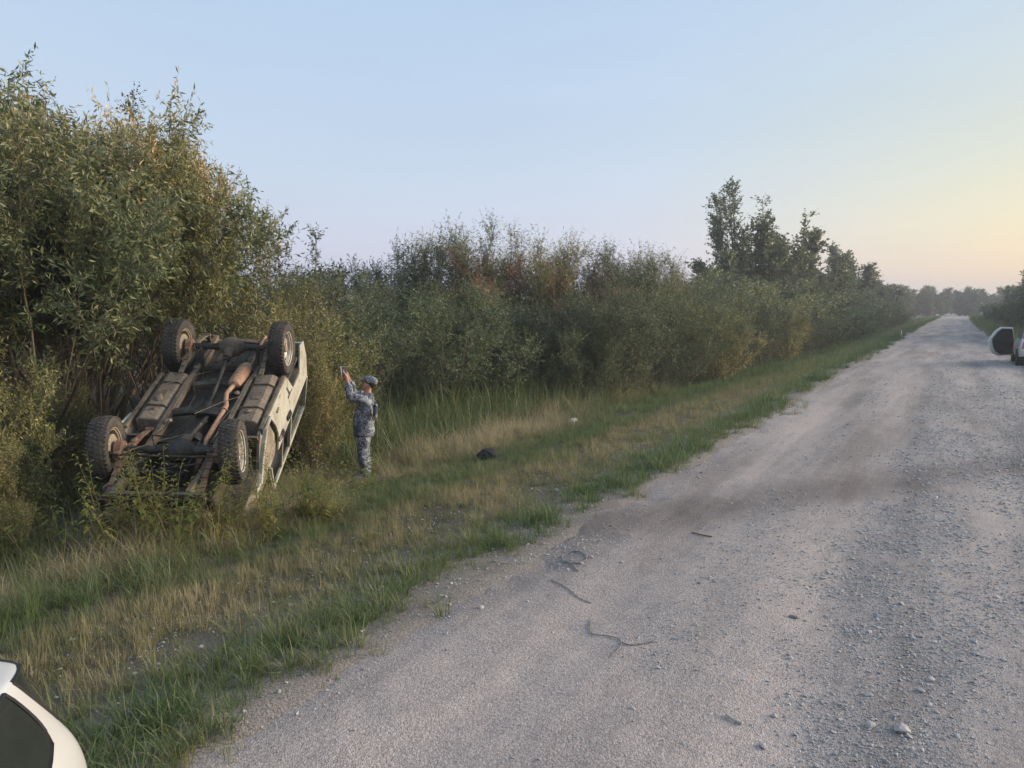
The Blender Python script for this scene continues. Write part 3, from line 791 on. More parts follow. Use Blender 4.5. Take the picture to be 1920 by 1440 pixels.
# x, y, top height above the road, prototype, width factor, colour, label
near = [
 (-8.35, 3.55, .35, 5, .8, (1.4, 1.25, .8, 1), 'knee high leafy sprouts before the left end of the wreck bumper'),
 (-8.95, 3.7, .95, 5, .75, (1.5, 1.25, .78, 1), 'short leafy shoots just below the left front wheel of the overturned car'),
 (-9.75, 4.05, 2.05, 2, .62, (1.35, 1.2, .8, 1), 'leafy yellow green bush pressed against the left front wheel of the overturned car'),
 (-9.35, 3.0, 1.15, 5, .62, (1.45, 1.22, .75, 1), 'low straw tinged bush at the left edge in front of the leafy yellow green one'),
 (-10.5, 8.3, 2.3, 2, .75, (1.2, 1.12, .85, 1), 'green bush touching the raised tail of the overturned car'),
 (-9.45, 9.05, 1.7, 5, .6, (1.4, 1.2, .8, 1), 'pale olive bush in the gap between the wreck and the person'),
 (-11.3, 4.3, 2.6, 2, 1.0, (1.15, 1.05, .75, 1), 'low yellowing bush at the left edge, in front of the tall dark willow'),
 (-10.4, 3.4, 1.5, 5, .9, (1.2, 1.08, .75, 1), 'waist high yellow green willow sprouts beside the left front wheel of the overturned car'),
 (-11.6, 6.0, 1.2, 5, .8, (1.0, 1.0, .8, 1), 'low leafy sprouts between the tall willows and the left side of the overturned car'),
 (-10.6, 9.3, 2.7, 5, .9, (1.45, 1.25, .85, 1), 'olive willow bush just behind the rear right wheel of the overturned car'),
 (-10.4, 10.3, 2.3, 2, .8, (1.25, 1.12, .8, 1), 'yellow green bush directly behind the photographing person'),
 (-12.4, 12.6, 3.4, 1, 1.0, (1.2, 1.18, 1.0, 1), 'grey green bush above and behind the photographing person'),
 (-11.8, 16.2, 3.7, 1, 1.25, (1.25, 1.28, 1.0, 1), 'broad round dark green bush behind the tall ditch grass'),
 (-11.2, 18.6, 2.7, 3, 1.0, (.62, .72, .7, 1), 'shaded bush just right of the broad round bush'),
 (-9.3, 19.2, 2.2, 2, 1.0, (.75, .82, .7, 1), 'low bush behind the golden grass at the ditch bend'),
 (-8.9, 21.2, 3.4, 3, 1.1, (1.2, 1.12, .9, 1), 'upright leafy bush standing at the verge behind the white litter'),
 (-8.4, 24.6, 3.9, 1, 1.0, (1.35, 1.28, 1.0, 1), 'tall pale grey green bush fronting the thicket past the litter'),
 (-7.9, 27.4, 3.3, 2, 1.0, (1.4, 1.2, .85, 1), 'olive bush fronting the thicket where its foot turns reddish brown'),
 (-8.1, 30.6, 3.3, 1, .95, (1.2, 1.15, .95, 1), 'rounded grey bush at the verge before the two ruts'),
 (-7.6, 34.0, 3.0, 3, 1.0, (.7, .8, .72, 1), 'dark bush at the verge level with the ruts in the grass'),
 (-7.4, 38.5, 2.9, 2, 1.0, (1.5, 1.25, .8, 1), 'yellowish low bush at the verge past the ruts'),
 (-7.2, 43.5, 2.7, 1, 1.0, (1.0, 1.0, .9, 1), 'small rounded bush at the verge well past the ruts'),
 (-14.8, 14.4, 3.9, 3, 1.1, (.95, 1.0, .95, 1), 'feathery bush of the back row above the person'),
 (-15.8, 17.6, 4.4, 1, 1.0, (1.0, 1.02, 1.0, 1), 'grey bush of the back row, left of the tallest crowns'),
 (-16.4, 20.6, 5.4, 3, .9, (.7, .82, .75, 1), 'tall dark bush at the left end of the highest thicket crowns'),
 (-15.4, 22.4, 5.7, 5, .95, (.85, .92, .85, 1), 'tallest feathery bush in the middle of the thicket'),
 (-14.3, 22.8, 5.0, 4, .95, (1.05, 1.0, .95, 1), 'rust brown withered bush among the tall green crowns'),
 (-13.0, 23.6, 5.4, 5, .95, (1.4, 1.2, .9, 1), 'olive bush with wispy top right of the withered bush'),
 (-12.0, 24.4, 4.6, 4, .75, (.9, .95, .9, 1), 'smaller brownish withered bush right of the rust brown one'),
 (-12.0, 26.0, 5.3, 3, 1.0, (.95, .98, .9, 1), 'tall grey bush behind the smaller brownish bush'),
 (-11.6, 28.8, 5.2, 5, .95, (1.0, 1.0, .95, 1), 'bush with long bare-tipped shoots sticking up into the sky'),
 (-11.2, 32.2, 4.9, 5, .9, (1.0, 1.0, 1.0, 1), 'bush with thin leafy shoots on the skyline left of the tall trees'),
 (-10.3, 35.5, 4.4, 1, 1.1, (1.0, 1.0, .95, 1), 'wide grey bush of the middle row below the skyline shoots'),
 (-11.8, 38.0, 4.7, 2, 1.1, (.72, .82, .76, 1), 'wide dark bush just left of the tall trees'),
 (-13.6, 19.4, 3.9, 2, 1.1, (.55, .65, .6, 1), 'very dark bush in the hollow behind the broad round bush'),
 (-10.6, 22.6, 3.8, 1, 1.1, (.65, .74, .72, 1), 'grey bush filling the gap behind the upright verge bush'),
]
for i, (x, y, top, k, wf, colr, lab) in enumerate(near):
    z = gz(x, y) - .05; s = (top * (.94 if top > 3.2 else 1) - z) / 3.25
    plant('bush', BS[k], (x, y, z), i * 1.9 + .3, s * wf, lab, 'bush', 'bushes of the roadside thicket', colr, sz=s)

# thicket bushes farther on, told apart by their order from the near end
ORD = 'first second third fourth fifth sixth seventh eighth ninth tenth eleventh twelfth thirteenth fourteenth fifteenth sixteenth seventeenth eighteenth nineteenth twentieth'.split()
ORD += ['twenty-' + w for w in ORD[:9]] + ['thirtieth'] + ['thirty-' + w for w in ORD[:9]]
rb = np.random.default_rng(77)
FB = [plant_meshes('far_bush', 301 + i, 3.2, 1.4, 14, 9, 6, 7, .15, .05, ((M_GREY, M_WIL, M_GREY, M_BRN)[i], M_BARK), t0=.05, blen=.27, tlen=.45, tilt=.75, tint=(.1, .9), up=.14) for i in range(3)]
def far_row(y0, y1, step, xo, h, hv, label, group, right=False):
    y = y0; k = 0
    while y < y1:
        x = float(road_c(y)) + xo + rb.normal(0, .7); z = gz(x, y) - .05; top = h + rb.normal(0, hv)
        s = max(top - z, 1.4) / 3.25; c = rb.uniform(.72, 1.25); w = rb.uniform(.95, 1.3)
        plant('bush', FB[int(rb.integers(0, 3))], (x, y, z), rb.uniform(0, 6.28), s * w, label % ORD[k], 'bush', group, (c * rb.uniform(.95, 1.08), c, c * rb.uniform(.85, 1.0), 1), sz=s)
        k += 1; y += step * rb.uniform(.8, 1.2); step *= 1.03
far_row(47.5, 130, 3.4, -7.0, 2.5, .3, '%s front-row bush on the left verge, counted onward from the small rounded bush', 'far bushes of the left verge')
far_row(41, 130, 3.6, -10.0, 4.2, .4, '%s back-row thicket bush, counted onward from the wide dark bush near the aspens', 'far bushes of the left thicket')
far_row(45, 90, 4.0, -14.0, 5.2, .5, '%s bush of the deepest thicket row, counted away along the tall aspens', 'deep bushes of the left thicket')
far_row(52, 190, 4.2, 7.0, 3.2, .5, '%s bush on the right roadside, counted away from the parked white car', 'bushes beyond the right verge')
far_row(10, 22, 3.0, -19.0, 4.0, .4, '%s bush at the thicket back behind the feathery bush, counted left to right', 'hidden bushes of the thicket back')

# trees: two tall aspens on the skyline, their neighbours, and the far wood
A1 = plant_meshes('aspen', 401, 12.0, 1.0, 7, 40, 5, 7, .17, .13, (M_ASP, M_BARK), t0=.10, blen=.20, tlen=.7, tilt=.24, tree=True, r0=.12, up=.17, tint=(0, .9), twig_r=.006)
A2 = plant_meshes('aspen', 402, 12.0, 1.0, 5, 40, 5, 7, .17, .13, (M_ASP, M_BARK), t0=.10, blen=.20, tlen=.7, tilt=.20, tree=True, r0=.12, up=.17, tint=(0, .9), twig_r=.006)
A3 = plant_meshes('broad_tree', 403, 8.0, 1.0, 5, 26, 8, 9, .26, .20, (M_ASP, M_BARK), t0=.06, blen=.26, tlen=.9, tilt=.3, tree=True, r0=.12, up=.12, tint=(0, 1), twig_r=.008)
TR = [
 (-15.6, 61.0, 12.2, A1, 1.12, 'tallest aspen with several pointed tops standing above the thicket skyline'),
 (-12.9, 64.6, 11.2, A2, 1.25, 'narrow aspen with a single pointed top just right of the tallest one'),
 (-14.4, 63.6, 8.8, A3, 1.1, 'broad tree filling the space between the two pointed aspens'),
 (-11.8, 68.0, 8.6, A3, 1.25, 'rounded tree stepping down to the right of the pointed aspens'),
 (-11.2, 75.0, 8.0, A2, 1.5, 'small pointed tree below and right of the pointed aspens'),
 (-10.6, 80.0, 7.0, A3, 1.2, 'low tree at the right foot of the aspen group'),
 (-15.4, 55.3, 6.2, A3, 1.1, 'small tree at the left foot of the tallest aspen'),
 (-11.8, 98.5, 9.4, A3, .8, 'lone rounded tree standing apart on the skyline right of the aspens'),
 (-10.0, 101.8, 7.2, A3, 1.2, 'low leaning tree right beside the lone rounded tree'),
]
for i, (x, y, top, pm, wf, lab) in enumerate(TR):
    H = 8.0 if pm is A3 else 12.0; s = (top + .4) / H
    plant('aspen_tree' if pm is not A3 else 'leafy_tree', pm, (x, y, -.4), i * 2.1, s * wf, lab, 'tree', None, (1.3, 1.3, 1.2, 1), sz=s)
def far_wood(pts, label, group):
    for k, (x, y, top) in enumerate(pts):
        s = (top + .5) / 8.0
        plant('leafy_tree', A3, (x, y, -.4), rb.uniform(0, 6.28), s * rb.uniform(1.3, 1.8), label % ORD[k], 'tree', group, (1, 1, 1, 1), sz=s)
far_wood([(-10.5 + rb.normal(0, 1), 108 + 5.5 * i, 5.6 + rb.normal(0, .6)) for i in range(16)], '%s hazy tree along the far left roadside, counted beyond the lone rounded tree', 'trees of the far left wood')
far_wood([(-15 + 2.2 * i + rb.normal(0, .8), 205 + 5 * i + rb.normal(0, 4), 7.3 + rb.normal(0, .5)) for i in range(20)] + [(-.6, 303, 7.0), (1.6, 312, 7.4), (-3.4, 318, 7.2)], '%s pale hazy tree of the wood closing the road, counted left to right', 'trees where the road disappears')
far_wood([(9.8 + rb.normal(0, .7), 64 + 6.5 * i, 6.4 - .06 * i + rb.normal(0, .5)) for i in range(18)], '%s tree of the dark wood right of the road, counted from its near end', 'trees of the right hand wood')
# ------------------------------------------------------------------ the overturned off-road car
def dirty(name, c, dirt=(.16, .125, .085), amt=(.35, .65), rough=.6, spec=.3, metal=0.0, scale=3.0, bmp=.25, fine=28.0):
    """paint or metal with dried mud and scuffs"""
    m, nt, out = new_mat(name)
    o = objco(nt)
    n1 = noise(nt, scale, 6, .65, o, .4); n2 = noise(nt, fine, 5, .7, o)
    c1 = ramp(nt, n2, [(.3, tuple(x * .72 for x in c)), (.7, tuple(min(1, x * 1.18) for x in c))])
    ad = nd(nt, 'ShaderNodeMath', operation='MULTIPLY_ADD'); nt.links.new(n2, ad.inputs[0]); ad.inputs[1].default_value = .35; nt.links.new(n1, ad.inputs[2])
    f = ramp(nt, ad.outputs[0], [(amt[0] + .17, (0, 0, 0)), (amt[1] + .17, (1, 1, 1))])
    col = mixc(nt, f, c1, ramp(nt, n2, [(.3, tuple(x * .7 for x in dirt)), (.7, tuple(x * 1.25 for x in dirt))]))
    ro = nd(nt, 'ShaderNodeMapRange'); nt.links.new(f, ro.inputs[0]); ro.inputs[3].default_value = rough; ro.inputs[4].default_value = .95
    prin(nt, out, col, ro.outputs[0], spec, metal, bump(nt, ad.outputs[0], bmp, .008))
    return m
M_CREAM = dirty('cream_paint', (.50, .49, .405), (.20, .165, .12), (.42, .74), .38, .4, 0, 2.2, .08)
M_CREAMD = dirty('cream_paint_muddy', (.40, .38, .30), (.20, .165, .12), (.30, .55), .5, .3, 0, 4.0, .2)
M_UNDER = dirty('dusty_chassis_steel', (.10, .08, .06), (.19, .15, .105), (.35, .62), .7, .25, .1, 4.0)
M_FLOOR = dirty('dusty_floor_pan', (.065, .056, .048), (.16, .128, .094), (.38, .70), .7, .25, 0, 3.0)
M_OILY = dirty('oily_black_metal', (.024, .022, .020), (.105, .086, .064), (.42, .74), .42, .45, .3, 5.0)
M_TANK = dirty('dusty_fuel_tank', (.125, .10, .078), (.215, .17, .122), (.32, .60), .6, .3, 0, 3.5)
M_RUSTP = dirty('rusty_exhaust', (.33, .185, .115), (.36, .25, .175), (.40, .70), .75, .2, 0, 7.0)
M_RUST = dirty('rusty_spring_steel', (.17, .085, .055), (.22, .16, .11), (.40, .70), .8, .2, 0, 8.0)
M_RUBBER = dirty('dusty_tyre_rubber', (.034, .032, .030), (.110, .094, .074), (.38, .74), .8, .25, 0, 3.0, .3)
M_RIM = dirty('dirty_white_rim', (.52, .49, .44), (.26, .21, .15), (.42, .70), .5, .4, .2, 6.0)
M_RIMIN = dirty('muddy_rim_inside', (.24, .20, .15), (.28, .225, .155), (.3, .6), .8, .2, 0, 6.0)
M_DGLASS = plain('dark_glass', (.018, .021, .022), .07, .6, 0, .2, 3)

def wheel(parent, pos, side, steer=0.0, R=.385, w=.215, rims=(None, None), name='wheel', tread=True):
    e = bpy.data.objects.new(name, None); COL.objects.link(e); e.parent = parent; e.location = pos; e.rotation_euler = (RNG.uniform(0, 6), 0, steer) if not steer else (0, 0, steer)
    h = w / 2
    b = MB()
    prof = [(-h * .74, R * .60), (-h * .90, R * .66), (-h * 1.02, R * .78), (-h * .98, R * .90), (-h * .80, R * .965), (-h * .4, R * .985), (0, R * .99), (h * .4, R * .985), (h * .80, R * .965), (h * .98, R * .90), (h * 1.02, R * .78), (h * .90, R * .66), (h * .74, R * .60)]
    b.lathe(prof, 'x', n=48)
    if tread:
        for k in range(44):
            for j, ox in enumerate((-.82, -.42, 0, .42, .82)):
                th = 2 * math.pi * (k + (j % 2) * .5) / 44
                rr = R * (.985 if abs(ox) < .8 else .955)
                M = Matrix.Rotation(th, 3, 'X')
                bb = MB().box((0, 0, 0), (w * .155, R * .085, R * .034), rot=(0, 0, .35 * (1 if j % 2 else -1)))
                V = [M @ Vector((v[0] + ox * h, v[1], v[2] + rr)) for v in bb.v]; b.add(V, bb.f)
    b.build('tyre', M_RUBBER, e, smooth=35)
    s = side
    b = MB()
    # rim: barrel, dished disc with slots and a hub
    b.lathe([(s * h * .80, R * .61), (s * h * .86, R * .645), (s * h * .74, R * .655), (s * h * .66, R * .60), (s * h * .62, R * .56), (s * h * .10, R * .53), (-s * h * .2, R * .53), (-s * h * .66, R * .56), (-s * h * .74, R * .655), (-s * h * .86, R * .645), (-s * h * .80, R * .61)], 'x', n=40, mi=0)
    b.lathe([(s * h * .10, R * .54), (s * h * .34, R * .46), (s * h * .42, R * .36), (s * h * .22, R * .28), (s * h * .28, R * .20), (s * h * .30, R * .06), (s * h * .30, 0.001)], 'x', n=40, mi=0)
    o = b.build('rim', [rims[0] or M_RIM], e, smooth=30)
    b = MB()
    for k in range(8):                                 # slots in the disc
        th = 2 * math.pi * k / 8; b.tube([(s * h * .30, R * .415 * math.cos(th), R * .415 * math.sin(th)), (s * h * .415, R * .415 * math.cos(th), R * .415 * math.sin(th))], R * .052, 10)
    tag(b.build('rim_slot', M_OILY, o), kind='stuff')
    b = MB(); b.tube([(s * h * .1, 0, 0), (s * h * .62, 0, 0), (s * h * .72, 0, 0)], [R * .15, R * .14, R * .09], 16)
    for k in range(5):
        th = 2 * math.pi * k / 5; b.tube([(s * h * .26, R * .235 * math.cos(th), R * .235 * math.sin(th)), (s * h * .42, R * .235 * math.cos(th), R * .235 * math.sin(th))], R * .03, 6)
    b.build('hub', rims[1] or M_RIMIN, e, smooth=35)
    # brake drum on the inside
    b = MB(); b.lathe([(s * h * .05, R * .02), (s * h * .0, R * .44), (-s * h * .62, R * .44), (-s * h * .70, R * .40), (-s * h * .72, R * .02)], 'x', n=32)
    b.build('brake_drum', M_RIMIN, e, smooth=35)
    return e

def make_wreck():
    Rm = Matrix(((0.8318559, -0.4804022, 0.2779020), (0.5540942, 0.7473573, -0.3666561), (-0.0315497, 0.4589889, 0.8878816)))
    root = empty('overturned_car', (-7.7423, 5.1538, 0.6471)); root.rotation_euler = Rm.to_euler()
    tag(root, 'cream off-road car lying upside down on its roof in the ditch, wheels in the air', 'car')
    T = .7225
    wheel(root, (-T, 0, 0), -1, .16, rims=(M_RIMIN, M_RIMIN)); wheel(root, (T, 0, 0), 1, .16)
    wheel(root, (-T, 2.38, 0), -1, rims=(M_RIMIN, M_RIMIN)); wheel(root, (T, 2.38, 0), 1)
    # frame rails and cross members
    for s in (-1, 1):
        b = MB()
        pts = [(s * .40, -.66, -.10), (s * .40, -.28, -.17), (s * .40, .55, -.20), (s * .41, 1.7, -.20), (s * .42, 2.05, -.25), (s * .42, 2.6, -.27), (s * .42, 3.0, -.22)]
        for a, c in zip(pts, pts[1:]): b.bar(a, (c[0], c[1] + .01, c[2]), .062, .115)
        b.build('frame_rail', M_UNDER, root, bevel=.008)
    for (y, z, w, h, mt) in ((.98, -.14, .14, .045, M_OILY), (1.72, -.21, .10, .07, M_FLOOR), (2.16, -.24, .09, .07, M_OILY), (2.92, -.24, .09, .08, M_UNDER), (.34, -.22, .09, .06, M_OILY)):
        b = MB(); P = [(x, y, z + .055 * math.cos(x * 3.6) - .05) for x in np.linspace(-.40, .40, 9)]
        for a, c in zip(P, P[1:]): b.bar(a, (c[0] + .004, c[1], c[2]), w, h)
        b.build('cross_member', mt, root, bevel=.006)
    # leaf springs: front and rear, each a pack of blades with shackles
    for s in (-1, 1):
        for (x, y0, y1, ya, zc, mt) in ((s * .50, -.62, .60, 0, -.055, M_RUST), (s * .545, 1.72, 2.98, 2.38, -.055, M_UNDER)):
            b = MB(); L = (y1 - y0) / 2; ym = (y0 + y1) / 2
            for k in range(5):
                f = 1 - k * .19; P = [(x, ym + L * f * t, zc + .012 * k - .105 * (t * f) ** 2) for t in np.linspace(-1, 1, 9)]
                for a, c in zip(P, P[1:]): b.bar(a, c, .062, .011)
            for yy in (y0, y1): b.tube([(x - .045, yy, zc - .105), (x + .045, yy, zc - .105)], .026, 10)
            b.bar((x, y1, zc - .10), (x, y1 + .03, zc - .22), .05, .03); b.bar((x, y0, zc - .10), (x, y0 - .02, zc - .20), .05, .03)
            b.box((x, ya, zc + .045), (.13, .15, .035))
            for dx in (-.05, .05):
                for dy in (-.05, .05): b.tube([(x + dx, ya + dy, zc - .06), (x + dx, ya + dy, zc + .10)], .009, 6)
            b.build('leaf_spring', mt, root)
    # axles with differential housings
    for (y, xd, mt) in ((0.0, .10, M_OILY), (2.38, .02, M_OILY)):
        b = MB(); b.tube([(-T + .06, y, 0), (-.3, y, 0), (xd - .14, y, 0)], [.045, .042, .055], 14); b.tube([(xd + .14, y, 0), (.3, y, 0), (T - .06, y, 0)], [.055, .042, .045], 14)
        b.build('axle', mt, root, smooth=40)
        b = MB(); b.lathe([(xd - .19, .03), (xd - .16, .07), (xd - .09, .13), (xd, .15), (xd + .09, .13), (xd + .16, .07), (xd + .19, .03)], 'x', (0, y, 0), 20)
        dy = 1 if y < 1 else -1
        b.tube([(xd, y, 0), (xd, y + dy * .16, 0), (xd, y + dy * .27, -.01)], [.10, .075, .05], 14)
        b.build('differential', mt if y < 1 else M_UNDER, root, smooth=40)
        for s in (-1, 1):
            b = MB(); b.lathe([(s * (T - .20), .03), (s * (T - .19), .10), (s * (T - .12), .115), (s * (T - .10), .05)], 'x', (0, y, 0), 18)
            b.box((s * (T - .16), y - .06, .0), (.06, .20, .10))
            b.build('steering_knuckle' if y < 1 else 'axle_flange', M_RUST, root, smooth=40)
    # steering rods
    b = MB(); b.tube([(-T + .10, -.15, .045), (-.2, -.15, .03), (.3, -.15, .03), (T - .10, -.15, .045)], .013, 8)
    for s in (-1, 1): b.tube([(s * (T - .10), -.15, .0), (s * (T - .10), -.15, .075)], .022, 8)
    b.build('tie_rod', M_OILY, root)
    b = MB(); b.tube([(-.34, -.34, -.06), (.0, -.30, -.04), (.42, -.20, -.02)], .012, 8); b.tube([(-.36, -.36, -.10), (-.36, -.36, -.02)], .03, 8)
    b.build('drag_link', M_OILY, root)
    # engine, gearbox, transfer case, propeller shafts
    b = MB(); b.box((.02, .12, -.30), (.34, .62, .24)); b.box((.02, .10, -.155), (.26, .46, .10), taper=.86)
    b.build('engine_sump', M_OILY, root, bevel=.03)
    b = MB(); b.lathe([(.42, .19), (.52, .20), (.60, .15), (.78, .11), (.95, .10), (1.02, .06)], 'y', (.02, 0, -.30), 18)
    b.build('gearbox', M_OILY, root, smooth=40)
    b = MB(); b.box((.06, 1.10, -.27), (.30, .22, .18)); b.lathe([(1.0, .05), (1.04, .09), (1.2, .09), (1.26, .04)], 'y', (.02, 0, -.24), 14)
    b.build('transfer_case', M_OILY, root, bevel=.03)
    for (a, c) in (((.02, 1.22, -.22), (.02, 2.12, -.03)), ((.10, 1.02, -.20), (.10, .27, -.03))):
        b = MB(); a = Vector(a); c = Vector(c); b.tube([a, a.lerp(c, .06), a.lerp(c, .07), a.lerp(c, .93), a.lerp(c, .94), c], [.042, .042, .027, .027, .042, .042], 12)
        for t in (0.0, 1.0):
            q = a.lerp(c, t); b.box(q, (.09, .05, .035)); b.box(q, (.035, .05, .09))
        b.build('propeller_shaft', M_OILY, root, smooth=40)
    # exhaust
    b = MB(); b.tube([(.235, 1.60, -.155), (.238, 1.625, -.15), (.25, 1.70, -.145), (.275, 2.02, -.145), (.285, 2.10, -.15), (.287, 2.125, -.155)], [.045, .082, .097, .097, .082, .045], 22, flat=.86)
    b.tube([(.258, 1.80, -.145), (.260, 1.825, -.145)], .101, 22, flat=.86)
    mu = b.build('muffler', M_RUSTP, root, smooth=40)
    b = MB(); b.tube([(.236, 1.62, -.15), (.22, 1.50, -.14), (.205, 1.40, -.14), (.24, 1.25, -.14), (.285, 1.12, -.14), (.28, .95, -.145), (.255, .62, -.16), (.23, .45, -.19), (.24, .28, -.28)], .031, 12)
    b.tube([(.283, 1.04, -.14), (.282, 1.015, -.14)], .045, 12)
    b.build('exhaust_pipe', M_RUSTP, root, smooth=50)
    b = MB(); b.tube([(.286, 2.11, -.15), (.30, 2.22, -.20), (.28, 2.38, -.24), (.28, 2.8, -.22), (.30, 3.05, -.20)], .024, 10)
    b.build('tail_pipe', M_RUSTP, root, smooth=50)
    # fuel tanks beside the rails
    for s in (-1, 1):
        b = MB(); y0, y1 = .80, 1.90
        sec = [(.46, -.37), (.46, -.19), (.50, -.145), (.70, -.135), (.765, -.17), (.775, -.37)]
        b.prism([(p[0], p[1]) for p in sec], lambda p: (s * p[0], y0, p[1]), lambda p: (s * p[0], y1, p[1]))
        tk = b.build('fuel_tank', M_TANK, root, bevel=.022)
        for yy in (1.08, 1.62):
            b = MB(); P = [(.452, -.34), (.452, -.185), (.497, -.135), (.703, -.124), (.772, -.165), (.783, -.34)]
            for a, c in zip(P, P[1:]): b.bar((s * a[0], yy, a[1]), (s * c[0], yy, c[1]), .035, .008, up=(0, 1, 0))
            b.build('tank_strap', M_UNDER, tk)
        b = MB(); b.box((s * .62, 1.36, -.132), (.10, .16, .012)); b.tube([(s * .60, 1.0, -.13), (s * .60, 1.0, -.11)], .025, 10)
        b.build('drain_plug', M_UNDER, tk)
    b = MB(); b.tube([(.77, 1.75, -.28), (.81, 1.62, -.24), (.815, 1.5, -.25), (.82, 1.42, -.27)], [.05, .055, .06, .03], 12); b.tube([(.79, 1.30, -.23), (.80, 1.1, -.22), (.79, .95, -.24)], .03, 10)
    b.build('filler_hose', M_TANK, root, smooth=50)
    # floor pan with pressed ribs
    b = MB(); b.box((0, 1.82, -.37), (1.66, 2.44, .03))
    fp = b.build('floor_pan', M_FLOOR, root)
    for x in (-.30, -.18, -.06, .08, .18, .32):
        for (y0, y1) in ((1.28, 1.66), (1.80, 2.12), (2.5, 2.85)):
            b = MB(); b.box((x, (y0 + y1) / 2, -.347), (.05, y1 - y0, .024)); b.build('floor_rib', M_FLOOR, fp, bevel=.01)
    for s in (-1, 1):
        b = MB(); b.bar((s * .835, .66, -.21), (s * .835, 1.93, -.22), .06, .10); b.build('sill', M_UNDER, root, bevel=.012)
        b = MB(); b.box((s * .70, 2.38, -.52), (.34, 1.0, .03)); b.box((s * .54, 2.38, -.46), (.03, 1.0, .14)); b.box((s * .70, 1.92, -.42), (.34, .03, .20), rot=(.6, 0, 0)); b.box((s * .70, 2.84, -.42), (.34, .03, .20), rot=(-.6, 0, 0))
        b.build('wheel_arch', M_FLOOR, root)
        b = MB(); b.box((s * .68, .0, -.58), (.34, 1.15, .03)); b.box((s * .52, .0, -.48), (.03, 1.15, .22)); b.build('inner_wing', M_FLOOR, root)
        b = MB(); b.box((s * .66, .56, -.32), (.34, .03, .26), rot=(.2, 0, 0)); b.build('splash_guard', M_UNDER, root)
    # body sides
    def sx(z): return float(np.interp(z, [-1.52, -.92, -.55, 0], [.735, .85, .872, .868]))
    def panel(name, poly, mat, s, off=0.0, th=.028):
        b = MB(); b.prism(poly, lambda p: (s * (sx(p[1]) + off), p[0], p[1]), lambda p: (s * (sx(p[1]) + off - th), p[0], p[1]))
        return b.build(name, mat, root, bevel=.006)
    for s in (-1, 1):
        panel('rear_fender', [(1.95, -.215), (2.18, -.55), (2.60, -.57), (2.82, -.22), (3.04, -.25), (3.09, -.55), (3.07, -.915), (1.95, -.915)], M_CREAM, s)
        d = panel('door', [(1.46, -.185), (1.935, -.205), (1.935, -.905), (1.46, -.905)], M_CREAM, s)
        b = MB(); b.box((s * .888, 1.80, -.77), (.02, .13, .035)); b.box((s * .873, 1.80, -.77), (.02, .19, .075)); b.build('handle', M_OILY, d, bevel=.006)
        d = panel('door', [(.97, -.18), (1.445, -.185), (1.445, -.905), (1.17, -.905), (1.22, -.80), (1.24, -.68), (1.16, -.48), (1.02, -.26)], M_CREAM, s, .004)
        b = MB(); b.box((s * .892, 1.36, -.77), (.02, .12, .035)); b.box((s * .877, 1.36, -.77), (.02, .17, .07)); b.build('handle', M_OILY, d, bevel=.006)
        for (hy, hz) in ((1.30, -.32), (1.22, -.74)):
            b = MB(); b.tube([(s * .885, hy - .05, hz), (s * .885, hy + .05, hz)], .016, 8); b.build('hinge', M_CREAMD, d)
        panel('front_fender', [(.60, -.19), (.95, -.21), (1.17, -.62), (1.19, -.80), (1.12, -.93), (.60, -1.02), (.10, -.98), (-.45, -.90), (-.50, -.55), (.05, -.64), (.30, -.64), (.45, -.40)], M_CREAMD, s, -.035)
        b = MB(); P = [(.99, -.20), (.66, -.165), (.52, -.30), (.42, -.48), (.33, -.62), (.18, -.66), (-.02, -.60)]; Q = [Vector((s * (.885 + .02 * math.sin(i * 1.3)), p[0], p[1])) for i, p in enumerate(P)]
        for i, (a, c) in enumerate(zip(Q, Q[1:])): b.bar(a, c, .045 if i else .02, .055 if 0 < i < 5 else .035, up=(1, 0, 0))
        b.build('fender_lip', M_CREAM, root, bevel=.008)
        # window frames, pillars
        b = MB()
        b.bar((s * .742, 1.02, -1.47), (s * .742, 3.05, -1.47), .045, .05); b.build('roof_rail', M_CREAM, root, bevel=.008)
        for (ya, yb) in ((.78, 1.02), (1.45, 1.47), (1.94, 1.95), (3.05, 3.02)):
            b = MB(); b.bar((s * .835, ya, -.90), (s * .745, yb, -1.47), .05 if ya != 1.45 else .035, .035, up=(0, 1, 0)); b.build('pillar', M_CREAM, root, bevel=.006)
        b = MB(); P = [(2.02, -.935), (2.96, -.935), (2.96, -1.43), (2.02, -1.43)]
        b.prism(P, lambda p: (s * (sx(p[1]) - .025), p[0], p[1]), lambda p: (s * (sx(p[1]) - .030), p[0], p[1])); b.build('side_window', M_DGLASS, root)
    # ends, bonnet, roof
    b = MB(); b.box((0, 3.06, -.60), (1.66, .04, .62)); b.build('tailgate', M_CREAM, root, bevel=.01)
    b = MB(); b.box((0, .66, -.64), (1.6, .03, .56)); b.build('bulkhead', M_FLOOR, root)
    b = MB(); V = [(-.80, -.60, -.80), (.80, -.60, -.80), (.84, .70, -.90), (-.84, .70, -.90), (-.72, -.62, -.86), (.72, -.62, -.86), (.80, .72, -.97), (-.80, .72, -.97)]
    b.add(V, [(0, 1, 2, 3), (7, 6, 5, 4), (0, 4, 5, 1), (1, 5, 6, 2), (2, 6, 7, 3), (3, 7, 4, 0)]); b.build('bonnet', M_CREAMD, root, bevel=.02)
    b = MB(); b.box((0, -.60, -.50), (1.30, .05, .58)); b.build('radiator_panel', M_OILY, root, bevel=.01)
    for i in range(7):
        b = MB(); b.box((-.36 + i * .12, -.63, -.48), (.03, .02, .34)); b.build('grille_bar', M_CREAMD, root)
    b = MB(); b.box((0, 2.04, -1.515), (1.50, 2.10, .05)); b.build('roof', M_CREAMD, root, bevel=.02)
    b = MB()
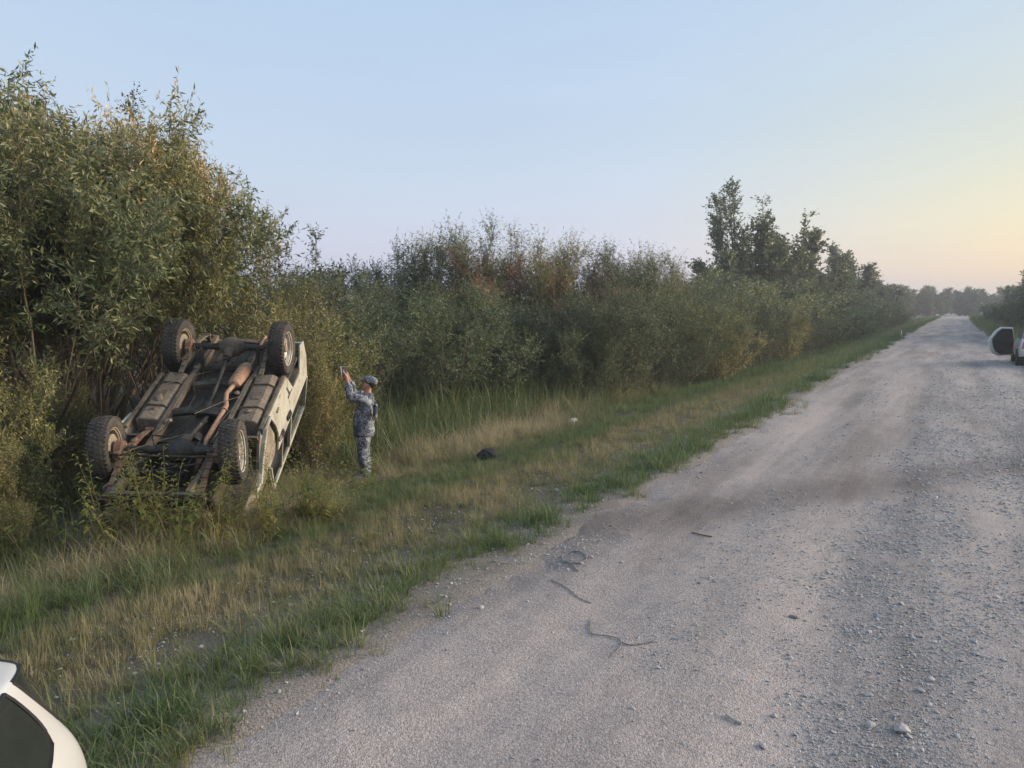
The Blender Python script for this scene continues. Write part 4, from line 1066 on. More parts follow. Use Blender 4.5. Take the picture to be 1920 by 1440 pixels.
    for s in (-1, 1): b.bar((s * .80, .76, -.93), (s * .73, 1.0, -1.48), .06, .05, up=(0, 1, 0))
    b.bar((-.80, .76, -.95), (.80, .76, -.95), .05, .06); b.bar((-.75, 1.0, -1.47), (.75, 1.0, -1.47), .05, .05)
    b.build('windscreen_frame', M_CREAMD, root, bevel=.006)
    b = MB(); V = [(-.74, .785, -.97), (.74, .785, -.97), (.70, .975, -1.44), (-.70, .975, -1.44)]
    b.add(V + [(v[0], v[1] + .006, v[2]) for v in V], [(0, 1, 2, 3), (7, 6, 5, 4), (0, 4, 5, 1), (1, 5, 6, 2), (2, 6, 7, 3), (3, 7, 4, 0)]); b.build('windscreen', M_DGLASS, root)
    for (x, y) in ((-.38, 1.35), (.38, 1.35)):
        b = MB(); b.box((x, y, -.55), (.5, .5, .18)); b.box((x, y + .28, -.85), (.5, .12, .6), rot=(-.2, 0, 0)); b.build('seat', M_OILY, root, bevel=.04)
    # bumper at the buried front end
    b = MB(); b.box((.10, -.71, -.075), (1.02, .05, .105)); b.box((.10, -.685, -.122), (1.02, .05, .012))
    b.build('front_bumper', dirty('bumper_green_grey', (.085, .088, .07), (.15, .125, .09), (.4, .7), .6), root, bevel=.012)
    b = MB()
    for s in (-1, 1): b.tube([(s * .47, -.66, -.42), (s * .47, -.60, -.42)], [.105, .115], 20)
    b.build('headlamp', M_RIMIN, root, smooth=40)
    b = MB(); b.tube([(-.1, 1.5, -.30), (-.3, 1.9, -.28), (-.36, 2.3, -.16), (-.2, 2.36, .05)], .006, 6); b.tube([(-.34, .6, -.13), (-.34, 1.6, -.13), (-.3, 1.9, -.22)], .005, 6); b.tube([(.45, 1.9, -.2), (.46, 2.2, -.12), (.5, 2.34, .05)], .008, 6)
    b.tube([(-.40, .42, -.12), (-.2, .38, -.09), (.1, .35, -.10)], .01, 6)
    b.build('brake_pipe', M_OILY, root)
    # mud clods, loose cables and twigs caught on the underside
    rr = random.Random(4)
    for (x, y, z, d) in ((-.33, .75, -.13, .10), (.34, 1.42, -.14, .08), (-.62, 1.25, -.125, .12), (.60, 1.0, -.125, .09), (.05, 2.42, .12, .09), (-.15, 1.95, -.33, .16), (.2, 2.6, -.33, .14), (-.42, 2.1, -.18, .10), (-.5, .2, -.02, .08), (.12, 1.75, -.335, .15)):
        bm = bmesh.new(); bmesh.ops.create_icosphere(bm, subdivisions=2, radius=d / 2)
        for v in bm.verts: v.co *= rr.uniform(.75, 1.2); v.co.z *= .45
        me = bpy.data.meshes.new('mud_clod'); bm.to_mesh(me); bm.free(); me.materials.append(M_TANK); link('mud_clod', me, root, (x, y, z))
    for P in (((-.30, .5, -.20), (-.12, .62, -.10), (.05, .55, -.16), (.16, .75, -.12)), ((-.36, 1.0, -.15), (-.22, 1.15, -.20), (-.24, 1.45, -.22), (-.34, 1.7, -.16)), ((.30, .30, -.2), (.36, .52, -.12), (.33, .8, -.13), (.38, 1.1, -.15)), ((-.28, .18, -.24), (-.33, .30, -.05), (-.28, .55, -.09), (-.33, .9, -.14))):
        b = MB(); b.tube(P, .009, 6); b.build('loose_cable', M_OILY, root, smooth=60)
    for (a, c) in (((-.7, 1.5, -.12), (-.1, 1.9, -.1)), ((.0, .8, -.05), (.5, 1.3, -.08)), ((-.5, -.2, .08), (.1, .25, .05))):
        b = MB(); b.tube([a, [(i + j) / 2 + .02 for i, j in zip(a, c)], c], [.006, .005, .002], 5); b.build('caught_twig', M_BARK, root)
    for s in (-1, 1):
        b = MB(); b.tube([(s * .38, 2.2, -.28), (s * .40, 2.31, .02)], [.03, .024], 10); b.build('shock_absorber', M_OILY, root, smooth=40)
make_wreck()
# ------------------------------------------------------------------ the person photographing the wreck
def skin_mesh(name, V, E, Rd, sub=2, root=0, wrinkle=0.0, wscale=14.0, seed=0):
    me = bpy.data.meshes.new(name); me.from_pydata([tuple(v) for v in V], E, []); me.update()
    o = bpy.data.objects.new(name, me); COL.objects.link(o)
    sk = o.modifiers.new('skin', 'SKIN'); sk.use_smooth_shade = True
    for i, d in enumerate(me.skin_vertices[0].data):
        r = Rd[i]; d.radius = (r, r) if not hasattr(r, '__len__') else r
        d.use_root = (i == root)
    s = o.modifiers.new('sub', 'SUBSURF'); s.levels = sub; s.render_levels = sub
    dg = bpy.context.evaluated_depsgraph_get(); ev = o.evaluated_get(dg)
    out = bpy.data.meshes.new_from_object(ev)
    bpy.data.objects.remove(o)
    if wrinkle:
        n = len(out.vertices); co = np.zeros(n * 3, np.float32); nr = np.zeros(n * 3, np.float32)
        out.vertices.foreach_get('co', co); out.vertices.foreach_get('normal', nr); co = co.reshape(-1, 3); nr = nr.reshape(-1, 3)
        w = fbm(co[:, 0] * .6 + co[:, 1], co[:, 2] * 1.5 - co[:, 1] * .5, wscale, seed, 3) - .5
        co = co + nr * (w * wrinkle)[:, None]
        out.vertices.foreach_set('co', co.ravel()); out.update()
    out.polygons.foreach_set('use_smooth', [True] * len(out.polygons))
    return out

def mat_camo():
    m, nt, out = new_mat('grey_camouflage_cloth')
    o = objco(nt)
    n1 = noise(nt, 9, 3, .55, o, 1.2); n2 = noise(nt, 16, 3, .6, o, 1.5); n3 = noise(nt, 38, 3, .6, o, .6)
    c = ramp(nt, n1, [(0, (.085, .095, .118)), (.46, (.16, .175, .20)), (.56, (.27, .285, .31))], 'CONSTANT')
    c = mixc(nt, ramp(nt, n2, [(0, (0, 0, 0)), (.56, (1, 1, 1))], 'CONSTANT'), c, (.035, .04, .055))
    c = mixc(nt, ramp(nt, n3, [(0, (0, 0, 0)), (.60, (1, 1, 1))], 'CONSTANT'), c, (.36, .375, .40))
    prin(nt, out, c, .85, .15, normal=bump(nt, noise(nt, 25, 3, .6, o), .4, .012))
    return m
M_CAMO = mat_camo()
M_SKIN = plain('skin', (.42, .225, .165), .55, .3, 0, .12, 10)
M_BOOT = plain('pale_boots', (.38, .37, .36), .7, .3, 0, .2, 10)
M_BLK = plain('black_plastic', (.018, .018, .02), .4, .4, 0, .2, 10)
M_WHT = plain('white_plastic', (.72, .72, .70), .4, .4, 0, .05, 10)

def make_person():
    px, py = -8.28, 9.02
    gz_ = float(ground_z(px, py))
    V = []; Rd = []; E = []
    def v(p, r, prev=None):
        V.append(p); Rd.append(r)
        if prev is not None: E.append((prev, len(V) - 1))
        return len(V) - 1
    # x right, y forward, z up
    pel = v((0, 0, .86), (.12, .10)); wai = v((0, .015, 1.0), (.115, .095), pel); che = v((0, -.02, 1.18), (.135, .105), wai); nb = v((0, -.06, 1.335), (.09, .08), che)
    nk = v((0, -.07, 1.40), .055, nb); jaw = v((0, -.055, 1.455), (.062, .068), nk); hd = v((0, -.085, 1.53), (.078, .092), jaw); tp = v((0, -.125, 1.605), (.055, .065), hd)
    nose = v((0, .025, 1.525), .016, hd)
    for s in (-1, 1): v((s * .088, -.10, 1.52), .014, hd)
    hands = {}
    for s in (-1, 1):
        sh = v((s * .165, -.05, 1.29), .058, che); el = v((s * .225, .175, 1.345), .044, sh); wr = v((s * .095, .235, 1.60), .028, el)
        pa = v((s * .070, .258, 1.665), (.030, .022), wr)
        for k, (dx, dy, dz, L) in enumerate(((.026, .012, .03, .05), (.010, .022, .036, .056), (-.006, .022, .036, .055), (-.02, .014, .03, .045))):
            f1 = v((s * .070 + s * dx, .258 + dy, 1.665 + dz), .0095, pa); f2 = v((s * .070 + s * dx - s * .004, .258 + dy + .022, 1.665 + dz + L * .6), .0085, f1); v((s * .070 + s * dx - s * .012, .258 + dy + .018, 1.665 + dz + L), .0075, f2)
        t1 = v((s * .045, .238, 1.675), .011, pa); v((s * .030, .243, 1.715), .009, t1)
    for s in (-1, 1):
        hp = v((s * .09, 0, .80), .085, pel); kn = v((s * .105, .02, .45), .058, hp); an = v((s * .11, -.02, .09), .042, kn); v((s * .12, .12, .045), .038, an)
    body = skin_mesh('person', V, E, Rd, 2, 0)
    p = link('person', body, None, (px, py, gz_ + .01), (0, 0, R_(127))); p.scale = (1.05, 1.05, 1.05); body.materials.append(M_SKIN)
    tag(p, 'person in grey camouflage suit and cap beside the wreck, arms raised taking a photo', 'person')
    # jacket
    V.clear(); Rd.clear(); E.clear()
    hem = v((0, .0, .66), (.22, .19)); h2 = v((0, .005, .80), (.22, .185), hem); w2 = v((0, .015, 1.0), (.195, .17), h2); c2 = v((0, -.02, 1.18), (.22, .18), w2); n2 = v((0, -.06, 1.325), (.125, .11), c2); v((0, -.068, 1.395), (.085, .082), n2)
    for s in (-1, 1):
        sh = v((s * .17, -.05, 1.285), .088, c2); el = v((s * .232, .175, 1.345), .074, sh); v((s * .160, .212, 1.49), .064, el); v((s * .108, .230, 1.575), .052, len(V) - 1)
    jm = skin_mesh('jacket', V, E, Rd, 3, 0, .045, 16, 3); j = link('jacket', jm, p); jm.materials.append(M_CAMO)
    b = MB(); b.box((-.02, -.185, 1.10), (.20, .05, .22), rot=(.05, 0, .1)); b.build('back_pouch', M_CAMO, j, bevel=.02)
    b = MB(); b.tube([(-.16, -.06, 1.33), (-.185, -.11, 1.22), (-.19, -.13, 1.08), (-.16, -.16, .98)], .022, 6, flat=.5); b.build('black_strap', M_BLK, j)
    b = MB(); b.tube([(0, -.03, 1.372), (0, -.11, 1.385)], [.0, .0], 4)
    # trousers
    V.clear(); Rd.clear(); E.clear()
    pu = v((0, 0, .98), (.13, .11)); pe = v((0, 0, .84), (.165, .135), pu)
    for s in (-1, 1):
        hp = v((s * .085, .0, .74), .112, pe); th = v((s * .098, .015, .58), .098, hp); kn = v((s * .105, .025, .45), .086, th); cf = v((s * .108, -.005, .28), .084, kn); v((s * .11, -.015, .12), .082, cf); v((s * .11, -.012, .085), .074, len(V) - 1)
    tm = skin_mesh('trousers', V, E, Rd, 3, 0, .045, 14, 9); t = link('trousers', tm, p); tm.materials.append(M_CAMO)
    for s in (-1, 1):
        b = MB(); b.tube([(s * .11, -.07, .05), (s * .112, -.02, .055), (s * .118, .08, .05), (s * .122, .165, .036), (s * .124, .19, .03)], [.045, .055, .05, .043, .02], 12, flat=.8)
        b.build('boot', M_BOOT, p, smooth=60)
    # cap with bill, eyes
    b = MB(); n = 16; rings = [(.0, .102, .0), (.035, .106, 0), (.075, .095, -.006), (.100, .060, -.012), (.108, .012, -.015)]
    Vv = []; F = []
    for (z, r, y) in rings:
        for k in range(n):
            a = 2 * math.pi * k / n; Vv.append((r * .90 * math.cos(a), y + r * 1.08 * math.sin(a), z))
    for i in range(len(rings) - 1):
        for k in range(n): F.append((i * n + k, i * n + (k + 1) % n, (i + 1) * n + (k + 1) % n, (i + 1) * n + k))
    b.add(Vv, F)
    B1 = [(.085 * math.cos(a), .06 + .135 * math.sin(a), .008 - .012 * abs(math.cos(a))) for a in np.linspace(0, math.pi, 11)]
    nb_ = len(B1); b.add(B1 + [(q[0], q[1], q[2] - .008) for q in B1], [tuple(range(nb_)), tuple(range(2 * nb_ - 1, nb_ - 1, -1))] + [(i, i + nb_, i + 1 + nb_, i + 1) for i in range(nb_ - 1)])
    b.build('cap', M_CAMO, p, smooth=50, loc=(0, -.098, 1.548), rot=(.42, 0, 0))
    b = MB(); b.lathe([(-.095, .05), (-.05, .093), (-.01, .099)], 'z', (0, 0, 0), 14); b.build('hair', plain('dark_hair', (.03, .024, .02), .6), p, loc=(0, -.128, 1.565), rot=(.42, 0, 0))
    b = MB()
    for s in (-1, 1): b.lathe([(-.008, .001), (-.005, .008), (.004, .008), (.008, .001)], 'y', (s * .032, .008, 1.548), 8)
    b.build('eyes', M_BLK, p)
    b = MB(); b.box((0, .004, 1.478), (.045, .012, .008)); b.build('mouth', plain('lips', (.30, .12, .10), .5), p)
    # phone held in both hands
    M = Matrix.Translation(p.location) @ Euler((0, 0, R_(127))).to_matrix().to_4x4() @ Matrix.Scale(1.05, 4)
    ph = empty('phone'); ph.matrix_world = M @ Matrix.Translation((0, .295, 1.725)) @ Euler((R_(-14), 0, R_(-60))).to_matrix().to_4x4()
    tag(ph, 'black phone in an open white flip case held up by the person', 'phone')
    b = MB(); b.box((0, 0, 0), (.082, .011, .155)); b.build('phone_body', M_BLK, ph, bevel=.004)
    b = MB(); b.box((0, .008, 0), (.086, .006, .160)); b.build('case_back', M_BLK, ph, bevel=.002)
    b = MB(); b.box((-.046, 0, 0), (.008, .018, .162)); b.build('case_rim', M_WHT, ph, bevel=.003)
    b = MB(); b.box((0, .062, .079), (.086, .115, .008), rot=(.05, 0, 0)); b.build('case_flap', M_WHT, ph, bevel=.003)
make_person()

# ------------------------------------------------------------------ white cars
def mat_carpaint(name, c, dirtc, amt):
    m, nt, out = new_mat(name)
    o = objco(nt); n = noise(nt, 1.6, 5, .6, o); n2 = noise(nt, 40, 3, .6, o)
    sp = nt.nodes.new('ShaderNodeSeparateXYZ'); nt.links.new(o, sp.inputs[0])
    mr = nd(nt, 'ShaderNodeMapRange'); mr.inputs[1].default_value = .75; mr.inputs[2].default_value = .30; nt.links.new(sp.outputs[2], mr.inputs[0])
    f = nd(nt, 'ShaderNodeMath', operation='MULTIPLY'); nt.links.new(mr.outputs[0], f.inputs[0]); nt.links.new(ramp(nt, n, [(.3, (amt * .4,) * 3), (.7, (amt,) * 3)]), f.inputs[1])
    col = mixc(nt, f.outputs[0], ramp(nt, n, [(.3, tuple(x * .96 for x in c)), (.7, c)]), dirtc)
    prin(nt, out, col, .32, .5, 0, None, .6)
    return m
M_WHITE = mat_carpaint('white_car_paint', (.56, .56, .545), (.30, .26, .21), .8)
M_TRIM = plain('black_trim', (.02, .02, .021), .55, .35, 0, .2, 12)
M_LAMP = plain('red_lamp_glass', (.42, .012, .014), .15, .6, 0, .15, 12, 1.0)
M_PLATE = plain('number_plate_white', (.7, .7, .68), .5)

def car_mesh(L, stations, tail, front, glass_between):
    """stations: list of (y, [(x,z)*9]) from tail to nose; tail/front: y offsets per ring row. Returns mesh with materials 0 paint 1 glass 2 lamp 3 trim"""
    V = []; F = []; Mi = []
    n = 9; idx = {}
    def add(p): V.append(p); return len(V) - 1
    S = len(stations)
    for si, (y, ring) in enumerate(stations):
        for k, (x, z) in enumerate(ring):
            yy = y
            if si == 0: yy = y + tail[k]
            if si == 1: yy = (-.52, -.52, -.52, -.13, -.08, -.05, -.05, -.05, -.05)[k]
            if si == 2: yy = (-.64, -.64, -.64, -.26, -.30, -.32, -.32, -.32, -.32)[k]
            if si == S - 1: yy = y - front[k]
            idx[(si, k, 1)] = add((x, yy, z))
            idx[(si, k, -1)] = idx[(si, k, 1)] if x == 0 else add((-x, yy, z))
    for si in range(S - 1):
        for k in range(n - 1):
            for s in (1, -1):
                q = [idx[(si, k, s)], idx[(si + 1, k, s)], idx[(si + 1, k + 1, s)], idx[(si, k + 1, s)]]
                if s < 0: q.reverse()
                q = list(dict.fromkeys(q)); F.append(tuple(q))
                mi = 0
                if k == 2 and (si, si + 1) in glass_between['side']: mi = 1
                if k <= 1 and (si, si + 1) in glass_between['roof']: mi = 1
                if k >= 6: mi = 3
                Mi.append(mi)
    # caps: rows by ring index 2..7, columns across
    for si, sgn, key in ((0, 1, 'tail'), (S - 1, -1, 'front')):
        prev = [idx[(si, 2, -1)], idx[(si, 1, -1)], idx[(si, 0, 1)], idx[(si, 1, 1)], idx[(si, 2, 1)]]
        for k in range(3, 9):
            x, z = stations[si][1][k]; yb = V[idx[(si, k, 1)]][1]
            if k < 8: row = [idx[(si, k, -1)], add((-x * .88, yb + sgn * .03, z)), add((0, yb + sgn * .075, z)), add((x * .88, yb + sgn * .03, z)), idx[(si, k, 1)]]
            else: row = [idx[(si, 8, 1)]] * 5
            for c in range(4):
                q = [prev[c], prev[c + 1], row[c + 1], row[c]]
                if sgn < 0: q.reverse()
                q = list(dict.fromkeys(q))
                if len(q) < 3: continue
                F.append(tuple(q)); mi = 0
                if k == 3 and key in glass_between: mi = 1
                if key == 'tail' and k in (5,) and c in (0, 3): mi = 2
                if k >= 7: mi = 3
                Mi.append(mi)
            prev = row
    me = bpy.data.meshes.new('car'); me.from_pydata(V, [], F); me.polygons.foreach_set('material_index', Mi)
    for mm in (M_WHITE, M_DGLASS, M_LAMP, M_TRIM): me.materials.append(mm)
    bm = bmesh.new(); bm.from_mesh(me); bmesh.ops.recalc_face_normals(bm, faces=bm.faces[:])
    cl = bm.edges.layers.float.new('crease_edge')
    for e in bm.edges:
        ms = {f.material_index for f in e.link_faces}
        if 1 in ms and len(ms) > 1: e[cl] = .55
    roof = {idx[(si, 2, s)] for si in range(S) for s in (1, -1)}
    bm.verts.ensure_lookup_table()
    for e in bm.edges:
        if e.verts[0].index in roof and e.verts[1].index in roof: e[cl] = .7
    bm.to_mesh(me); bm.free()
    o = bpy.data.objects.new('car', me); COL.objects.link(o)
    s = o.modifiers.new('sub', 'SUBSURF'); s.levels = 3; s.render_levels = 3
    out = bpy.data.meshes.new_from_object(o.evaluated_get(bpy.context.evaluated_depsgraph_get())); bpy.data.objects.remove(o)
    return out

def split_by_material(me, names, parent):
    nv = len(me.vertices); co = np.zeros(nv * 3, np.float32); me.vertices.foreach_get('co', co); co = co.reshape(-1, 3)
    nf = len(me.polygons); mi = np.zeros(nf, np.int32); me.polygons.foreach_get('material_index', mi)
    lv = np.zeros(len(me.loops), np.int32); me.loops.foreach_get('vertex_index', lv); F = lv.reshape(nf, 4)
    res = {}
    for k, nm in enumerate(names):
        f = F[mi == k]
        if not len(f): continue
        u, inv = np.unique(f, return_inverse=True)
        m2 = mesh_np(nm, co[u], inv.reshape(f.shape), smooth=True, mats=[me.materials[k]])
        res[nm] = link(nm, m2, parent)
        if nm == 'window_glass':                       # black rubber seal round every pane
            es = np.sort(np.concatenate([f[:, [i, (i + 1) % 4]] for i in range(4)]), 1); ue, cnt = np.unique(es, axis=0, return_counts=True)
            b = MB()
            for a, c in ue[cnt == 1]: b.bar(co[a], co[c] + (co[c] - co[a]) * .06, .016, .012)
            tag(b.build('window_seal', M_TRIM, res[nm]), kind='stuff')
    return res

def ring(rw, rz, bw, bz, mw, mz, sw, sz):
    return [(0, rz), (rw * .60, rz - .012), (rw, rz - .055), (bw - .035, bz), (bw, bz - .07), (mw, mz), (sw, sz), (sw - .12, sz - .05), (0, sz - .05)]

def make_car(root, suv=False):
    k = 1.10 if suv else 1.0
    hr = 1.62 if suv else 1.48
    st = [(0.0, ring(.60, hr - .05, .70, .99 * k, .78, .72, .74, .36)),
          (-.10, ring(.615, hr - .02, .76, .985 * k, .83, .70, .80, .33)),
          (-.30, ring(.62, hr - .01, .79, .98 * k, .85, .70, .82, .32)),
          (-.92, ring(.625, hr, .81, .97 * k, .86, .70, .83, .30)),
          (-1.42, ring(.63, hr + .01, .82, .95 * k, .87, .68, .84, .28)),
          (-1.50, ring(.63, hr + .01, .82, .95 * k, .87, .68, .84, .28)),
          (-2.25, ring(.61, hr - .01, .82, .93 * k, .87, .68, .84, .28)),
          (-2.45, ring(.59, hr - .05, .82, .92 * k, .87, .68, .84, .28)),
          (-2.95, ring(.62, .97 * k, .80, .90 * k, .86, .66, .82, .28)),
          (-3.55, ring(.56, .88 * k, .74, .82 * k, .82, .62, .80, .30)),
          (-3.95, ring(.50, .72 * k, .62, .68 * k, .70, .55, .66, .34))]
    gl = {'side': {(0, 1), (2, 3), (3, 4), (5, 6)}, 'roof': {(7, 8)}, 'tail': True}
    me = car_mesh(4.0, st, [-.20, -.21, -.24, -.10, -.05, .02, .04, .0, -.2], [0.0] * 9, gl)
    parts = split_by_material(me, ['body', 'window_glass', 'tail_lamp', 'bumper_trim'], root)
    for (y) in (-.72, -3.2):
        for s in (-1, 1):
            b = MB(); b.lathe([(s * .60, .20), (s * .60, .355), (s * .872, .360), (s * .880, .345), (s * .865, .30)], 'x', (0, y, .33), 32); b.build('wheel_arch', M_TRIM, root, smooth=40)
            wheel(root, (s * .765, y, .315), s, 0, .315, .19, tread=False)
    b = MB(); b.box((0, .055, .60), (.50, .015, .11)); b.build('number_plate', M_PLATE, root, bevel=.003)
    for s in (-1, 1):
        b = MB(); b.box((s * .885, -1.62, .83), (.025, .16, .03)); b.build('door_handle', M_WHITE, root, bevel=.008)
        b = MB(); b.box((s * .96, -2.42, .98), (.16, .09, .12)); b.build('wing_mirror', M_WHITE, root, bevel=.03)
    b = MB(); b.box((0, -1.7, .55), (1.3, 1.8, .25)); b.box((0, -1.0, .85), (1.3, .15, .55)); b.box((0, -1.9, .85), (1.3, .15, .55)); b.build('seats', M_TRIM, root, bevel=.03)
    b = MB(); b.tube([(0, -.16, 1.02), (.16, -.15, 1.05), (.34, -.19, 1.12)], .012, 6); b.build('wiper', M_TRIM, root)
    return parts

nc = empty('parked_car', (0, 0, 0)); make_car(nc)
tag(nc, 'white hatchback whose rear corner shows at the bottom left beside the verge', 'car')
fc = empty('parked_car', (0, 0, 0)); make_car(fc, True)
tag(fc, 'white car parked on the right road edge with its driver door open', 'car')
NEAR_CAR = ((-3.46, 1.14), 50.0)
nc.location = (NEAR_CAR[0][0], NEAR_CAR[0][1], -.225); nc.rotation_euler = (0, 0, R_(NEAR_CAR[1])); nc.scale = (.75, .80, .84)
fc.location = (3.14, 35.2, -.03); fc.rotation_euler = (0, 0, R_(180))
# open driver door of the far car (hinged at its front edge)
dr = empty('door'); dr.parent = fc; dr.location = (.85, -2.35, 0); dr.rotation_euler = (0, 0, R_(28))
OUT = [(.02, .34), (.62, .30), (.86, .40), (1.00, .66), (1.06, .90), (1.02, 1.05), (.80, 1.36), (.58, 1.52), (.10, 1.50), (.02, 1.05)]
INN = [(.06, .40), (.58, .37), (.76, .48), (.88, .70), (.93, .92), (.93, 1.02), (.73, 1.31), (.55, 1.45), (.13, 1.44), (.06, 1.05)]
b = MB(); b.prism(OUT, lambda p: (p[0], .0, p[1]), lambda p: (p[0], -.09, p[1])); b.build('door_shell', M_WHITE, dr, bevel=.02)
b = MB(); b.prism([q for q in INN if q[1] < 1.1], lambda p: (p[0], .004, p[1]), lambda p: (p[0], .04, p[1])); b.build('door_card', M_TRIM, dr, bevel=.012)
b = MB(); b.prism([q for q in INN if q[1] > .95], lambda p: (p[0], .003, p[1]), lambda p: (p[0], .008, p[1])); b.build('door_window', M_DGLASS, dr)
b = MB(); b.box((.45, .055, .86), (.5, .05, .05)); b.build('armrest', M_BLK, dr, bevel=.012)
# ------------------------------------------------------------------ small things on the road and verge
def rz_(x, y, dz=0.0): return (x, y, float(top_z(x, y)) + dz)
def stone(x, y, d, seed, label, flat=.5, rot=0.0, mat=None):
    me = rock_mesh('stone', seed, mat or M_STONE, 2, flat)
    o = link('stone', me, None, rz_(x, y, d[2] * flat * .28), (.1, -.08, rot)); o.scale = d
    tag(o, label, 'stone', 'single stones lying on the road')
stone(-.12, 4.30, (.115, .095, .10), 901, 'largest pale angular stone lying near the bottom of the road', .55, .6)
stone(-.27, 4.27, (.075, .06, .06), 902, 'flat grey stone just left of the largest pale stone', .5, 1.2)
stone(-.89, 5.55, (.085, .06, .055), 903, 'dark flat stone alone on the smooth middle of the road', .5, .2, plain('dark_stone', (.17, .17, .172), .9, .2, 0, .3, 12, 0, .4))
stone(-.74, 3.80, (.055, .045, .05), 904, 'small pinkish stone near the bottom edge of the road', .6, 2.0)
stone(.0, 5.02, (.07, .055, .05), 905, 'pale rounded stone above the largest pale stone', .6, .9)
stone(-.05, 4.84, (.06, .05, .05), 906, 'small pale stone just below the pale rounded stone', .6, 2.4)
stone(-.31, 4.62, (.075, .055, .05), 907, 'wedge shaped grey stone up and left of the flat grey stone', .5, .4)
stone(-3.02, 4.55, (.07, .06, .05), 908, 'pale stone at the road edge under the lush grass', .6, .4)
def cord(name, pts, r, mat, label, cat, smooth=6):
    P = np.array([rz_(x, y, r + .006) for x, y in pts]); n = len(P)
    t = np.linspace(0, n - 1, (n - 1) * smooth + 1); Q = []
    for u in t:
        i = min(int(u), n - 2); f = u - i
        p0, p1, p2, p3 = P[max(i - 1, 0)], P[i], P[i + 1], P[min(i + 2, n - 1)]
        q = .5 * ((2 * p1) + (-p0 + p2) * f + (2 * p0 - 5 * p1 + 4 * p2 - p3) * f * f + (-p0 + 3 * p1 - 3 * p2 + p3) * f ** 3)
        q[2] = float(top_z(q[0], q[1])) + r * 1.0 + .003; Q.append(tuple(q))
    b = MB(); b.tube(Q, r, 7); o = b.build(name, mat, None, smooth=60); tag(o, label, cat); return o
M_WIRE = plain('dark_wire', (.19, .188, .172), .6, .3, 0, .3, 10)
cord('wire', [(-2.70, 5.62), (-2.86, 5.78), (-2.96, 5.84), (-3.02, 5.95), (-2.99, 6.05), (-2.91, 6.08), (-2.82, 6.02), (-2.76, 5.90), (-2.80, 5.80), (-2.92, 5.80), (-2.99, 5.88)], .005, M_WIRE, 'dark wire loop lying at the grassy road edge', 'wire')
cord('wire', [(-2.83, 5.33), (-2.64, 5.25), (-2.45, 5.12), (-2.33, 5.09)], .004, M_WIRE, 'straight length of dark wire below the wire loop', 'wire')
cord('wire', [(-2.20, 4.81), (-2.15, 4.68), (-2.105, 4.60), (-2.06, 4.57), (-1.92, 4.58), (-1.85, 4.54), (-1.81, 4.42), (-1.82, 4.30)], .004, M_WIRE, 'curved piece of dark wire lying alone on the open gravel', 'wire')
cord('wire', [(-1.845, 4.525), (-1.76, 4.51), (-1.65, 4.63)], .004, M_WIRE, 'short thin wire end branching off the curved wire', 'wire')
M_STICK = mat_bark('stick_bark', (.06, .04, .028), (.16, .10, .07))
cord('stick', [(-2.19, 7.24), (-2.08, 7.19), (-1.96, 7.17)], .006, M_STICK, 'short brown stick lying on the gravel', 'stick')
cord('stick', [(-.98, 3.98), (-.93, 3.95), (-.88, 3.94)], .008, plain('pale_wood', (.45, .42, .36), .8), 'small pale splinter near the bottom edge of the road', 'stick')
# black rag on the verge and litter at the bush line
def crumple(name, c, d, mat, label, cat, seed, flat=.45):
    bm = bmesh.new(); bmesh.ops.create_icosphere(bm, subdivisions=3, radius=.5); rr = random.Random(seed); o3 = [rr.uniform(0, 50) for _ in range(3)]
    for v in bm.verts:
        n = v.co.normalized(); f = .75 + .5 * float(fbm(n.x * 2 + o3[0], n.y * 2 + n.z * 1.7 + o3[1], 1.6, seed, 3)); v.co = n * .5 * f; v.co.z *= flat
    me = bpy.data.meshes.new(name); bm.to_mesh(me); bm.free(); me.materials.append(mat)
    o = link(name, me, None, rz_(c[0], c[1], d[2] * flat * .3), (0, 0, seed)); o.scale = d; tag(o, label, cat); return o
crumple('rag', (-6.85, 10.6), (.42, .36, .50), plain('black_cloth', (.02, .02, .024), .8), 'crumpled black rag lying in the verge grass right of the person', 'rag', 5)
crumple('litter', (-7.52, 15.3), (.42, .20, .34), plain('dirty_white_plastic', (.42, .38, .36), .6, .3, 0, .4, 5), 'whitish crumpled litter at the foot of the thicket', 'litter', 8)
crumple('litter', (-7.35, 14.9), (.22, .16, .14), plain('pinkish_plastic', (.34, .25, .23), .6, .3, 0, .4, 5), 'small pinkish scrap beside the whitish litter', 'litter', 11)
b = MB(); b.tube([(0, 0, -.1), (0, 0, .5)], [.045, .04], 10); b.tube([(0, 0, .5), (0, 0, .53)], [.04, .015], 10); o = b.build('marker_post', M_WHT, None, smooth=40, loc=(-3.42, 65.2, -.02)); tag(o, 'tiny white marker post far along the left road edge', 'post')

